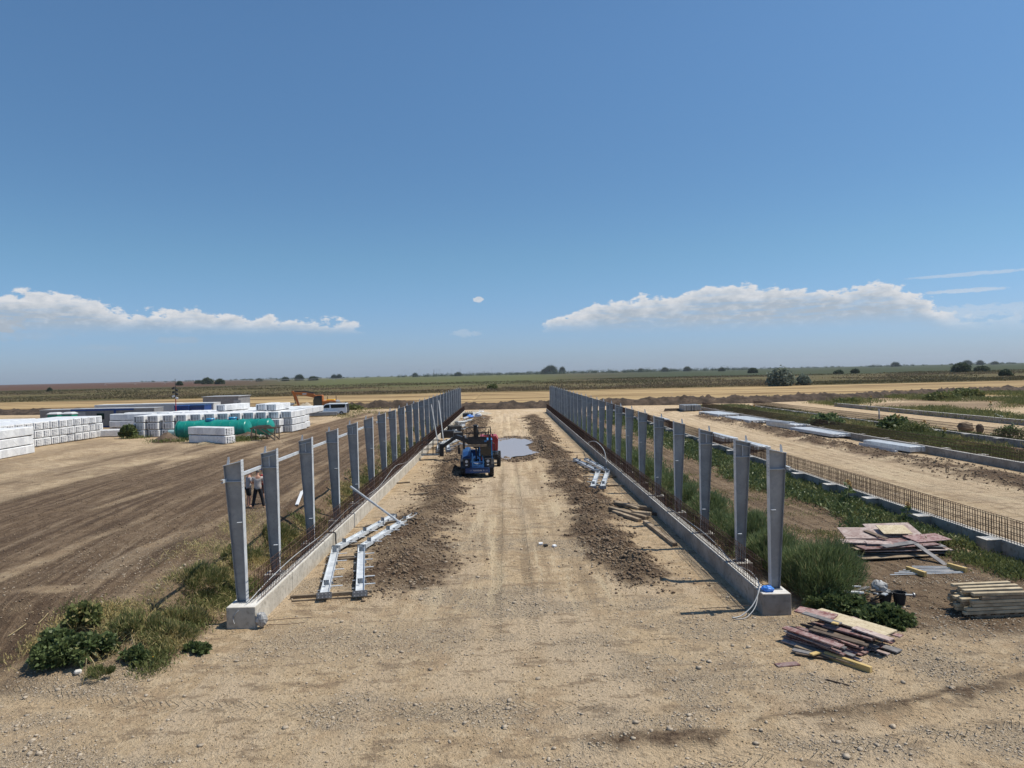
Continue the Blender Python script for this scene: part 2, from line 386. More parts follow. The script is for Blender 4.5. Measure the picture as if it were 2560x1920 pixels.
M['hair'] = mat('grey_hair', (.06, .055, .05), (.16, .15, .14), 20, .8)
M['clothlg'] = mat('grey_cloth', (.34, .33, .34), (.42, .41, .42), 5, .9)
M['clothbg'] = mat('beige_cloth', (.44, .39, .36), (.54, .48, .44), 5, .9)
M['clothbk'] = mat('black_cloth', (.010, .011, .014), (.018, .019, .026), 5, .95)
M['clothrd'] = mat('red_cloth', (.35, .03, .035), (.45, .05, .05), 5, .9)
M['clothbr'] = mat('brown_cloth', (.10, .05, .035), (.14, .07, .05), 5, .9)
M['clothbl'] = mat('navy_cloth', (.015, .03, .12), rough=.9)
M['shoe'] = mat('tan_shoe', (.26, .17, .12), rough=.8)
M['cable'] = mat('pale_cable', (.40, .41, .42), rough=.5)
M['cabledk'] = mat('black_cable', (.03, .03, .03), rough=.5)
M['bag'] = mat('clear_plastic_bag', (.22, .22, .22), (.48, .48, .48), 9, .7, 0, .6, 20)
M['glove'] = mat('blue_plastic', (.03, .16, .62), (.06, .26, .75), 9, .4, 0, .4, 30)
M['roll'] = mat('pale_teal_film', (.22, .34, .36), (.34, .46, .47), 5, .3)
M['petal'] = mat('yellow_petal', (.75, .42, .01), rough=.7)
M['seed'] = mat('sunflower_centre', (.10, .05, .015), rough=.9)
M['twig'] = mat('dry_stem', (.30, .23, .12), (.42, .34, .19), 5, .9)
M['bark'] = mat('bark', (.06, .045, .035), (.11, .085, .065), 5, .95)
M['turb'] = mat('turbine_white', (.6, .6, .62), rough=.5)
M['plastic'] = mat('white_plastic', (.70, .70, .70), rough=.4)
M['cardred'] = mat('red_carton', (.40, .12, .10), rough=.7)

def leafmat(name, a, b, dry=None, trans=.22, rough=.65):
    m = bpy.data.materials.new(name); m.use_nodes = True; t = m.node_tree; p = t.nodes['Principled BSDF']; o = t.nodes['Material Output']
    at = N(t, 'ShaderNodeAttribute'); at.attribute_name = 'tint'
    c = MX(t, at.outputs['Fac'], a, b)
    if dry:
        at2 = N(t, 'ShaderNodeAttribute'); at2.attribute_name = 'dry'; c = MX(t, at2.outputs['Fac'], c, dry)
    t.links.new(c, p.inputs['Base Color']); p.inputs['Roughness'].default_value = rough
    p.inputs['Specular IOR Level'].default_value = .25
    tr = N(t, 'ShaderNodeBsdfTranslucent', ins={0: c}); mx = N(t, 'ShaderNodeMixShader', ins={0: trans, 1: p.outputs[0], 2: tr.outputs[0]})
    t.links.new(mx.outputs[0], o.inputs[0]); return m
M['weed'] = leafmat('weed_leaf', (.095, .118, .042), (.20, .215, .08), (.44, .36, .17), .3)
M['feather'] = leafmat('feathery_leaf', (.100, .140, .060), (.20, .25, .11), (.36, .32, .17), .32)
M['broad'] = leafmat('broad_leaf', (.068, .098, .038), (.15, .19, .075), (.30, .27, .11), .28, .45)
M['tree'] = leafmat('tree_leaf', (.052, .075, .042), (.10, .13, .070), None, .25)
M['silver'] = leafmat('silver_leaf', (.16, .19, .15), (.28, .32, .26), None, .25)
M['drygrass'] = leafmat('dry_meadow', (.10, .092, .042), (.16, .135, .07), (.21, .155, .095), .25)

# ------------------------------------------------------------------ ground sheet
def steps(a, s0, grow, end):
    out = [a]; s = s0
    while out[-1] < end: out.append(out[-1] + s); s *= grow
    return out
xr = steps(0, .085, 1.0, 11); xr = xr[:-1] + steps(xr[-1], .095, 1.028, 5200)
xs = np.array([-v for v in xr[:0:-1]] + xr)
ys = [9.0]
while ys[-1] < 175: ys.append(ys[-1] + max(.055, .0058 * ys[-1]))
ys = ys[:-1] + steps(ys[-1], 1.2, 1.05, 5200)
ys = np.array([-v for v in steps(0, 4, 1.25, 3000)[::-1]] + [3, 6, 7.5, 8.4] + ys)
gx, gy = np.meshgrid(xs, ys)
GX, GY = gx.ravel(), gy.ravel()
GZ = terrain(GX, GY)
nx, ny = len(xs), len(ys)
idx = np.arange(nx * ny).reshape(ny, nx)
F = np.stack([idx[:-1, :-1].ravel(), idx[:-1, 1:].ravel(), idx[1:, 1:].ravel(), idx[1:, :-1].ravel()], 1)
onr = sm(21.5, 25, GY) * (1 - sm(112, 122, GY)); wb = fbm(GX * .7, GY * .4, 4, 41)
dark = np.maximum(dirt_band(GX, GY) * (.68 + .32 * sm(.3, .6, fbm(GX * .5, GY * .09, 4, 43))), 0)
dark = dark * (1 - .45 * sm(.58, .72, fbm(GX * .6, GY * .08, 4, 45)) )
wx = 1.6 * (fbm(GX * .9, GY * .9, 3, 71) - .5)
rd = (ridge(GX + wx + 1.5 * (fbm(GY * .3, GY * 0, 3, 6) - .5), -4.0, 1.3 + .5 * (1 - sm(24, 34, GY))) + ridge(GX + wx + 1.5 * (fbm(GY * .3, GY * 0, 3, 7) - .5), 4.1, 1.2)) * onr
rd = np.clip(rd * (.78 + .22 * sm(.32, .56, wb)) * 1.3, 0, 1)
rd = np.maximum(rd, ridge(GX + 1.6 * (fbm(GY * .13, GY * 0, 2, 8) - .5), 29.0, 1.8) * sm(30, 36, GY) * (1 - sm(100, 110, GY)) * sm(.2, .55, wb))
rd = np.maximum(rd, ridge(GX, 20.3, 1.2) * sm(26, 30, GY) * .5 * wb)
c_ = 13.15 + .03 * GX + .0135 * GX ** 2
rd = np.maximum(rd, .68 * ridge(GY, c_ + .05 + .3 * (fbm(GX * .6, GY * 0, 2, 12) - .5), .42) * sm(-1, 3, GX) * sm(.30, .56, fbm(GX * .9, GY * 1.2, 4, 47)))
brown = np.maximum.reduce([dark, sm(8.2, 9, GX) * (1 - sm(16.4, 17, GX)) * sm(18.3, 20.2, GY + (fbm(GX * .5, GY * .5, 3, 49) - .5) * 3 + sm(9.5, 12, GX) * 2.0) * (1 - sm(118, 124, GY)) * .62,
     sm(34.2, 34.6, GX) * (1 - sm(41.4, 42, GX)) * sm(20, 25, GY) * (1 - sm(130, 136, GY)) * .7,
     sm(57.5, 59, GX) * (1 - sm(150, 160, GX)) * sm(60, 70, GY) * (1 - sm(150, 160, GY)) * .5 * sm(.4, .6, fbm(GX * .06, GY * .06, 3, 51)),
     (GX < -9) * (GY > 17) * (1 - sm(128, 136, GY)) * (.16 + .22 * sm(.42, .6, fbm(GX * .3, GY * .2, 4, 73))),
     (1 - sm(-8.6, -8.0, GX)) * sm(-13, -10, GX) * sm(16.8, 17.6, GY) * .55 * (1 - sm(120, 124, GY)),
     .5 * (1 - sm(-12, -9.5, GX + (GY - 17) * .3)) * sm(15.2, 16.5, GY) * (1 - sm(17, 20, GY))])
pale = sm(.48, .66, fbm(GX * .5, GY * .16, 4, 53)) * (np.abs(GX) < 7.2) * (1 - rd)
pale = np.maximum(pale, .62 * sm(18.5, 20, GX) * (1 - sm(31.5, 33, GX)) * sm(.35, .6, fbm(GX * .4, GY * .08, 4, 55)) * (GY < 135))
pale = np.maximum(pale, .15 * (GX < -9) * (1 - brown) * sm(.4, .6, fbm(GX * .15, GY * .15, 3, 57)))
rut = (ridge(GX, -.43, .17) + ridge(GX, .58, .2) + .5 * ridge(GX, 1.9, .15)) * sm(17, 23, GY) * (1 - sm(118, 124, GY))
wet = np.exp(-((((GX - .6) / 3.1) ** 2 + ((GY - 67.5) / 12.2) ** 2) ** 3)) * sm(.1, .35, fbm(GX * .6, GY * .2, 3, 59) + .1)
soil = np.stack([np.clip(np.maximum(brown, rut * .16), 0, 1), gravel(GX, GY), np.clip(pale, 0, 1), np.clip(np.maximum(rd, wet * .8), 0, 1)], 1)

g = bpy.data.materials.new('ground_soil'); g.use_nodes = True; t = g.node_tree; P = t.nodes['Principled BSDF']
geo = N(t, 'ShaderNodeNewGeometry'); pos = geo.outputs['Position']; s3 = N(t, 'ShaderNodeSeparateXYZ', ins={0: pos}); X, Y = s3.outputs[0], s3.outputs[1]
at = N(t, 'ShaderNodeAttribute'); at.attribute_name = 'soil'; sc = N(t, 'ShaderNodeSeparateColor', ins={0: at.outputs['Color']})
br, gr, pa = sc.outputs; ro = at.outputs['Alpha']
nL, nM, nS, nF = NZ(t, pos, .35, 5), NZ(t, pos, 2.1, 5, .62), NZ(t, pos, 9, 4, .65), NZ(t, pos, 34, 3, .7)
ystr = NZ(t, VC(t, MT(t, 'ADD', MT(t, 'MULTIPLY', MT(t, 'SUBTRACT', X, MT(t, 'MULTIPLY', MT(t, 'EXPONENT', MT(t, 'MULTIPLY', MT(t, 'SUBTRACT', 19.0, Y), .0714)), 3.3)), 2.6), MT(t, 'MULTIPLY', nL, .8)), MT(t, 'MULTIPLY', Y, .09), 0), 1.0, 5, .62)
c = MX(t, MR(t, nL, .38, .62), (.50, .388, .25), (.43, .325, .205))
c = MX(t, MT(t, 'MULTIPLY', MR(t, NZ(t, pos, .55, 5, .6, dist=.6), .50, .62), .6), c, (.385, .28, .178))
c = MX(t, MR(t, nM, .46, .62), c, (.55, .44, .295))
c = MX(t, pa, c, (.53, .425, .295))
Xp0 = MT(t, 'SUBTRACT', Y, MT(t, 'ADD', 12.2, MT(t, 'ADD', MT(t, 'MULTIPLY', X, .02), MT(t, 'MULTIPLY', MT(t, 'MULTIPLY', X, X), .0125))))
pth = MT(t, 'MULTIPLY', MR(t, MT(t, 'ABSOLUTE', MT(t, 'ADD', Xp0, MT(t, 'MULTIPLY', MT(t, 'SUBTRACT', nL, .5), .8))), .95, .45), MR(t, X, -1, 4))
c = MX(t, MT(t, 'MULTIPLY', pth, .7), c, (.55, .435, .29))
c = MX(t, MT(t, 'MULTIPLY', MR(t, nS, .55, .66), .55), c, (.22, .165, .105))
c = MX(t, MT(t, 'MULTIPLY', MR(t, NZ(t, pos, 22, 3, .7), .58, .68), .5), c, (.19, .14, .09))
gcol = MX(t, MR(t, nF, .42, .62), (.25, .195, .135), (.52, .43, .32))
c = MX(t, 1.0, c, (1.06, 1.03, 1.02), 'MULTIPLY')
bl = NZ(t, VC(t, MT(t, 'MULTIPLY', X, .9), MT(t, 'MULTIPLY', Y, 1.9), 7), 1.0, 8, .72)
c = MX(t, MT(t, 'MULTIPLY', MR(t, bl, .52, .60), .72), c, (.25, .182, .12))
c = MX(t, MT(t, 'MULTIPLY', gr, MR(t, nS, .38, .5, .25, .85)), c, gcol)
bcol = MX(t, MR(t, nM, .4, .62), (.145, .098, .062), (.21, .148, .096))
bcol = MX(t, MT(t, 'MULTIPLY', MR(t, ystr, .49, .57), .75), bcol, (.088, .057, .037))
bcol = MX(t, MT(t, 'MULTIPLY', MR(t, ystr, .44, .37), .55), bcol, (.30, .225, .15))
bcol = MX(t, MT(t, 'MULTIPLY', MR(t, nS, .56, .68), .5), bcol, (.27, .20, .135))
c = MX(t, MR(t, br, 0.05, .75), c, bcol)
rcol = MX(t, MR(t, nS, .42, .66), (.085, .055, .036), (.20, .142, .093))
rcol = MX(t, MT(t, 'MULTIPLY', MR(t, nL, .48, .6), .6), rcol, (.27, .20, .13))
c = MX(t, MR(t, MT(t, 'ADD', ro, MT(t, 'MULTIPLY', MT(t, 'SUBTRACT', nM, .5), 1.1)), .2, .75), c, rcol)
# fine dark clod shadows are real relief; tiny straw and stones as flecks
c = MX(t, MT(t, 'MULTIPLY', MR(t, NZ(t, pos, 60, 2, .7), .66, .74), .5), c, (.6, .53, .42))
# long streaks left by wheels in the lane of the first and second hall
lm = MT(t, 'MULTIPLY', MT(t, 'MULTIPLY', MR(t, Y, 17, 24), MR(t, Y, 130, 120)), MT(t, 'MAXIMUM', MR(t, MT(t, 'ABSOLUTE', X), 4.2, 3.0), MT(t, 'MULTIPLY', MR(t, X, 19, 21), MR(t, X, 31, 28))))
lm = MT(t, 'MULTIPLY', lm, MT(t, 'SUBTRACT', 1.0, MR(t, ro, .1, .5)))
ls = NZ(t, VC(t, MT(t, 'ADD', MT(t, 'MULTIPLY', X, 1.9), MT(t, 'MULTIPLY', nL, 1.5)), MT(t, 'MULTIPLY', Y, .10), 4), 1.0, 5, .6)
c = MX(t, MT(t, 'MULTIPLY', MT(t, 'MULTIPLY', MR(t, ls, .52, .60), lm), .55), c, (.32, .235, .15))
c = MX(t, MT(t, 'MULTIPLY', MT(t, 'MULTIPLY', MR(t, ls, .46, .38), lm), .7), c, (.60, .485, .325))
# stubble field and meadows beyond the site
wob = MT(t, 'MULTIPLY', MT(t, 'SUBTRACT', NZ(t, pos, .03, 4), .5), 16)
Yw = MT(t, 'ADD', Y, wob)
xl = NZ(t, VC(t, MT(t, 'MULTIPLY', X, .006), MT(t, 'MULTIPLY', Y, .10), 0), 1.0, 5, .7)
xf = NZ(t, VC(t, MT(t, 'MULTIPLY', X, .09), MT(t, 'MULTIPLY', Y, 1.1), 2), 1.0, 5, .65)
st = MX(t, MR(t, xl, .44, .56), (.17, .108, .05), (.42, .30, .155))
st = MX(t, MT(t, 'MULTIPLY', MR(t, xf, .52, .64), .6), st, (.40, .31, .17))
st = MX(t, MT(t, 'MULTIPLY', MR(t, xf, .40, .30), .5), st, (.085, .052, .026))
mf = NZ(t, VC(t, MT(t, 'MULTIPLY', X, .02), MT(t, 'MULTIPLY', Y, .045), 5), 1.0, 6, .65)
md = MX(t, MR(t, mf, .36, .64), (.072, .068, .026), (.155, .118, .056))
md = MX(t, MT(t, 'MULTIPLY', MR(t, NZ(t, pos, .25, 3, .7), .5, .7), .4), md, (.048, .056, .021))
gn = MX(t, MR(t, mf, .4, .6), (.082, .095, .032), (.115, .115, .045))
fr = MX(t, MR(t, NZ(t, VC(t, MT(t, 'MULTIPLY', X, .0018), MT(t, 'MULTIPLY', Y, .008), 1), 1, 4), .46, .54), (.06, .06, .026), (.105, .07, .042))
# the light green crop lies in the middle, rust brown steppe to the west, dark green crop to the east
azx = MT(t, 'DIVIDE', X, MT(t, 'ADD', Y, 1))
mid = MT(t, 'MULTIPLY', MR(t, azx, -.38, -.22), MR(t, azx, .16, .0))
east = MR(t, azx, .05, .25)
fa = MX(t, mid, fr, gn); fa = MX(t, east, fa, (.05, .06, .028))
fa = MX(t, MT(t, 'MULTIPLY', MR(t, azx, -.3, -.45), MR(t, Y, 640, 900)), fa, (.10, .055, .036))
md = MX(t, MR(t, MT(t, 'ADD', Yw, MT(t, 'MULTIPLY', mid, 120)), 520, 640), md, fa)
lnd = MX(t, MR(t, Yw, 262, 270), st, md)
c = MX(t, MR(t, MT(t, 'ADD', Y, MT(t, 'MULTIPLY', MT(t, 'SUBTRACT', nM, .5), 4)), 146, 152), c, lnd)
t.links.new(c, P.inputs['Base Color']); P.inputs['Roughness'].default_value = .95; P.inputs['Specular IOR Level'].default_value = .15
pb = N(t, 'ShaderNodeTexVoronoi', ins={'Vector': pos, 'Scale': 16.0, 'Randomness': 1.0}); peb = MR(t, pb.outputs[0], 0, .45, 1, 0)
hgt = MT(t, 'ADD', MT(t, 'ADD', MT(t, 'MULTIPLY', nS, 1.6), MT(t, 'MULTIPLY', nF, .8)), MT(t, 'MULTIPLY', peb, MT(t, 'ADD', .05, MT(t, 'MULTIPLY', gr, .55))))
hgt = MT(t, 'ADD', hgt, MT(t, 'MULTIPLY', nM, MT(t, 'ADD', 1.2, MT(t, 'MULTIPLY', ro, 2.0))))
hgt = MT(t, 'ADD', hgt, MT(t, 'MULTIPLY', MT(t, 'MULTIPLY', ystr, br), 2.0))
# tyre tread prints: along the lane ruts and on the curved track in front
Xq = MT(t, 'SUBTRACT', Y, MT(t, 'ADD', 12.35, MT(t, 'ADD', MT(t, 'MULTIPLY', X, .02), MT(t, 'MULTIPLY', MT(t, 'MULTIPLY', X, X), .0125))))
def tread(across, along, half, per):
    ab = MT(t, 'ABSOLUTE', across); msk = MR(t, ab, half, half * .8)
    w = MT(t, 'SINE', MT(t, 'MULTIPLY', MT(t, 'ADD', along, MT(t, 'MULTIPLY', ab, 1.1)), 6.283 / per)); return MT(t, 'MULTIPLY', MR(t, w, -.2, .5), msk)
wob2 = MT(t, 'MULTIPLY', MT(t, 'SUBTRACT', nL, .5), .8)
tr = MT(t, 'MULTIPLY', tread(MT(t, 'ADD', Xq, wob2), X, .27, .21), MR(t, X, 1.5, 4.0))
tr = MT(t, 'MAXIMUM', tr, MT(t, 'MULTIPLY', tread(MT(t, 'ADD', MT(t, 'SUBTRACT', Xq, 2.35), wob2), X, .25, .19), MR(t, X, 3.5, 0.5)))
lane = MT(t, 'MULTIPLY', MR(t, Y, 16, 20), MR(t, Y, 60, 45))
tr = MT(t, 'MAXIMUM', tr, MT(t, 'MULTIPLY', MT(t, 'MAXIMUM', tread(MT(t, 'ADD', X, .43), Y, .19, .2), tread(MT(t, 'SUBTRACT', X, .58), Y, .21, .2)), lane))
tr = MT(t, 'MULTIPLY', tr, MR(t, nM, .36, .56))
hgt = MT(t, 'SUBTRACT', hgt, MT(t, 'MULTIPLY', tr, .9))
bm = N(t, 'ShaderNodeBump', ins={'Strength': MR(t, Y, 30, 180, 1.0, .35), 'Distance': .075, 'Height': hgt})
t.links.new(bm.outputs[0], P.inputs['Normal'])
GROUND = OB('ground', fast_mesh('ground', np.stack([GX, GY, GZ], 1), F, g, {'soil': soil}, True), kind='structure')
del gx, gy, F, idx

# ------------------------------------------------------------------ stones, clods
M['crumb'] = mat('earth_crumb', (.30, .225, .14), (.46, .355, .225), .6, 1.0)
ico = [(0, 0, -1), (.72, -.53, -.45), (-.28, -.85, -.45), (-.89, 0, -.45), (-.28, .85, -.45), (.72, .53, -.45), (.28, -.85, .45), (-.72, -.53, .45), (-.72, .53, .45), (.28, .85, .45), (.89, 0, .45), (0, 0, 1)]
icf = [(0, 1, 2), (1, 0, 5), (0, 2, 3), (0, 3, 4), (0, 4, 5), (1, 5, 10), (2, 1, 6), (3, 2, 7), (4, 3, 8), (5, 4, 9), (1, 10, 6), (2, 6, 7), (3, 7, 8), (4, 8, 9), (5, 9, 10), (6, 10, 11), (7, 6, 11), (8, 7, 11), (9, 8, 11), (10, 9, 11)]
ico = np.array(ico); icf = np.array(icf)
def scatter(name, px, py, size, m, flat=.6, sink=.3):
    n = len(px); v = ico[None] * (1 + (nrg.rand(n, 12, 1) - .5) * .7)
    sc = size[:, None] * np.stack([.7 + .6 * nrg.rand(n), .7 + .6 * nrg.rand(n), flat * (.7 + .6 * nrg.rand(n))], 1)
    v = v * sc[:, None]; a = nrg.rand(n) * 6.283; ca, sa = np.cos(a)[:, None], np.sin(a)[:, None]
    x = v[..., 0] * ca - v[..., 1] * sa; y = v[..., 0] * sa + v[..., 1] * ca
    z = v[..., 2] + terrain(px, py)[:, None] + (size * flat * (1 - sink))[:, None] * .6
    V = np.stack([x + px[:, None], y + py[:, None], z], -1).reshape(-1, 3)
    F = (icf[None] + (np.arange(n) * 12)[:, None, None]).reshape(-1, 3)
    return OB(name, fast_mesh(name, V, F, m), kind='stuff')
def pick(n, x0, x1, y0, y1, w):
    """n points, denser near the camera and where w(x, y) is high"""
    k = int(n * 6); y = y0 * (y1 / y0) ** nrg.rand(k); x = x0 + (x1 - x0) * nrg.rand(k)
    keep = nrg.rand(k) < w(x, y); x, y = x[keep][:n], y[keep][:n]; return x, y
x, y = pick(15000, -16, 17, 11.6, 34, lambda x, y: np.clip(.10 + 1.0 * gravel(x, y), 0, 1) * (np.abs(x) < .78 * y) * (1 - .6 * dirt_band(x, y)))
scatter('gravel', x, y, .010 + .020 * nrg.rand(len(x)) ** 3 + .010 * nrg.rand(len(x)), M['stone'])
x, y = pick(16000, -16, 17, 11.4, 32, lambda x, y: np.clip(sm(.38, .6, fbm(x * 1.3, y * 1.3, 3, 37)) + .15, 0, 1) * (np.abs(x) < .78 * y))
scatter('earth_crumbs', x, y, .007 + .016 * nrg.rand(len(x)) ** 2, M['crumb'], .8, .15)
x, y = pick(260, -12, 14, 12.5, 30, lambda x, y: .2 + .8 * gravel(x, y))
scatter('loose_cobbles', x, y, .035 + .035 * nrg.rand(len(x)), M['stone'])
def rw(x, y):
    o = sm(21.5, 25, y) * (1 - sm(112, 122, y)) * (.3 + .7 * sm(.4, .6, fbm(x * .7, y * .4, 4, 41))); w_ = 1.6 * (fbm(x * .9, y * .9, 3, 71) - .5)
    return np.clip((ridge(x + w_ + 1.5 * (fbm(y * .3, y * 0, 3, 6) - .5), -4.0, 1.2) + ridge(x + w_ + 1.5 * (fbm(y * .3, y * 0, 3, 7) - .5), 4.15, 1.0)) * o + .9 * ridge(x, 29, 1.3) * (y > 32) + .25 * ridge(x, 20.3, .9) * (y > 28) * (y < 110), 0, 1) * .9
x, y = pick(24000, -6.5, 6.5, 22, 110, rw); x2, y2 = pick(5000, 26, 32, 34, 105, rw)
x = np.r_[x, x2]; y = np.r_[y, y2]
scatter('soil_clods', x, y, (.012 + .045 * nrg.rand(len(x)) ** 4) * (1 + .010 * y), M['clod'], .75, .1)
x, y = pick(7000, -30, -9, 17, 70, lambda x, y: dirt_band(x, y) * .35)
x2, y2 = pick(2500, 10, 16.5, 18, 60, lambda x, y: .3 + 0 * x)
x = np.r_[x, x2]; y = np.r_[y, y2]
scatter('loose_soil_crumbs', x, y, .012 + .03 * nrg.rand(len(x)) ** 2, M['clod'], .7, .2)

# ------------------------------------------------------------------ soil berm round the site
def berm(name, pts, h, w, seed, m):
    """bank of dug soil along a line"""
    P = [Vector((p[0], p[1], 0)) for p in pts]; L = [0]
    for a, b in zip(P, P[1:]): L.append(L[-1] + (b - a).length)
    n = int(L[-1] / .45); k = 15; V = []
    for i in range(n + 1):
        s = L[-1] * i / n; j = max(q for q in range(len(L) - 1) if L[q] <= s + 1e-6)
        a, b = P[j], P[j + 1]; p = a.lerp(b, (s - L[j]) / (L[j + 1] - L[j])); d = (b - a).normalized(); nr = Vector((-d.y, d.x, 0))
        for q in range(k):
            u = q / (k - 1) * 2 - 1; V.append((p + nr * u * w, u, s))
    A = np.array([(v.x, v.y, u, s) for v, u, s in V]); u, s = A[:, 2], A[:, 3]
    hh = h * (.72 + .45 * fbm(s * .28, s * 0 + seed, 3, seed)) * np.clip(1 - np.abs(u) ** 1.6, 0, 1) * sm(0, 3, s) * (1 - sm(L[-1] - 3, L[-1], s))
    hh = hh * (.55 + .9 * fbm(A[:, 0] * 1.3, A[:, 1] * 1.3, 4, seed + 3)) + .35 * (fbm(A[:, 0] * 3, A[:, 1] * 3, 3, seed + 5) - .5)
    z = terrain(A[:, 0], A[:, 1], False) + hh - .06
    id_ = np.arange((n + 1) * k).reshape(n + 1, k)
    F = np.stack([id_[:-1, :-1].ravel(), id_[:-1, 1:].ravel(), id_[1:, 1:].ravel(), id_[1:, :-1].ravel()], 1)
    return OB(name, fast_mesh(name, np.stack([A[:, 0] + .3 * (fbm(s * .9, u * 3, 2, 4) - .5), A[:, 1], z], 1), F, m), kind='structure')
M['berm'] = mat('dug_soil', (.035, .024, .017), (.095, .066, .046), .6, 1.0, 0, 1.0, 4, c3=(.03, .02, .014))
berm('soil_berm', [(-14, 141), (0, 140), (14, 141), (34, 141), (54, 143), (75, 149), (98, 158), (125, 168), (180, 186)], 1.45, 2.6, 3, M['berm'])
berm('soil_berm', [(-150, 150), (-110, 146), (-70, 140)], 1.1, 3.0, 8, M['berm'])
berm('soil_berm', [(-36, 136), (-24, 135), (-12, 136)], 1.4, 2.2, 13, M['berm'])
def heap(name, label, x, y, rx, ry, h, m, seed, z=None):
    n = 26; V = []; F = []
    for i in range(n + 1):
        for j in range(n + 1):
            u, v = i / n * 2 - 1, j / n * 2 - 1; r = min(1, math.hypot(u, v)); px, py = x + u * rx, y + v * ry
            q = float(fbm(np.array([px * 1.3]), np.array([py * 1.3]), 3, seed)[0])
            V.append((px, py, (gz(px, py) if z is None else z) - .05 + h * max(0, (1 - r)) ** .85 * (.75 + .5 * q)))
    id_ = np.arange((n + 1) ** 2).reshape(n + 1, n + 1)
    F = np.stack([id_[:-1, :-1].ravel(), id_[1:, :-1].ravel(), id_[1:, 1:].ravel(), id_[:-1, 1:].ravel()], 1)
    return OB(name, fast_mesh(name, V, F, m), label=label, category='heap')

# ------------------------------------------------------------------ puddle
wm = bpy.data.materials.new('muddy_water'); wm.use_nodes = True; p = wm.node_tree.nodes['Principled BSDF']
p.inputs['Base Color'].default_value = (.33, .275, .255, 1); p.inputs['Roughness'].default_value = .2; p.inputs['IOR'].default_value = 1.33
p.inputs['Specular IOR Level'].default_value = .6
b = N(wm.node_tree, 'ShaderNodeBump', ins={'Strength': .12, 'Distance': .02, 'Height': NZ(wm.node_tree, N(wm.node_tree, 'ShaderNodeNewGeometry').outputs['Position'], 1.2, 3)})
wm.node_tree.links.new(b.outputs[0], p.inputs['Normal'])
V = []
PZ = [(1060, 905), (1115, 903), (1250, 893), (1400, 905), (1500, 912), (1548, 935), (1505, 958), (1458, 972), (1475, 1012), (1560, 1046), (1612, 1062), (1545, 1078), (1440, 1098), (1340, 1104), (1292, 1112), (1262, 1142), (1200, 1138), (1168, 1108), (1110, 1090), (1060, 1060)]
PZ = [spot(1000 + a / 4.608, 900 + b / 4.608) for a, b in PZ]
for i, a in enumerate(PZ):
    b = PZ[(i + 1) % len(PZ)]
    for k in range(6):
        q = a.lerp(b, k / 6); u = (vn(np.array([q.x * 2.2]), np.array([q.y * .9]), 62)[0] - .5)
        V.append((q.x + .35 * u, q.y + 1.0 * u, -.02))
n = len(V)
for k in range(0):
    a = 2 * math.pi * k / n; r = 1 + .75 * (float(fbm(np.array([3 + 1.7 * math.cos(a)]), np.array([2 + 1.7 * math.sin(a)]), 4, 61)[0]) - .5) * 2
    V.append((.75 + 2.55 * r * math.cos(a), 67.3 + 10.0 * r * math.sin(a), -.045))
mb = MB(); mb.add(V, [tuple(range(n))]); mb.build('puddle', wm, kind='structure')
xx, yy = pick(700, -2, 3.6, 56, 79, lambda x, y: (np.abs(((x - .85) / 2.6) ** 2 + ((y - 67.3) / 10) ** 2 - 1) < .3) * .9)
scatter('mud_lumps', xx, yy, .05 + .10 * nrg.rand(len(xx)), M['clod'], .5, .1)
V = [(2.0 + 1.1 * math.cos(a) * (1 + .3 * math.sin(3 * a)), 101 + 2.3 * math.sin(a), .012 + gz(2, 101)) for a in [2 * math.pi * k / 40 for k in range(40)]]

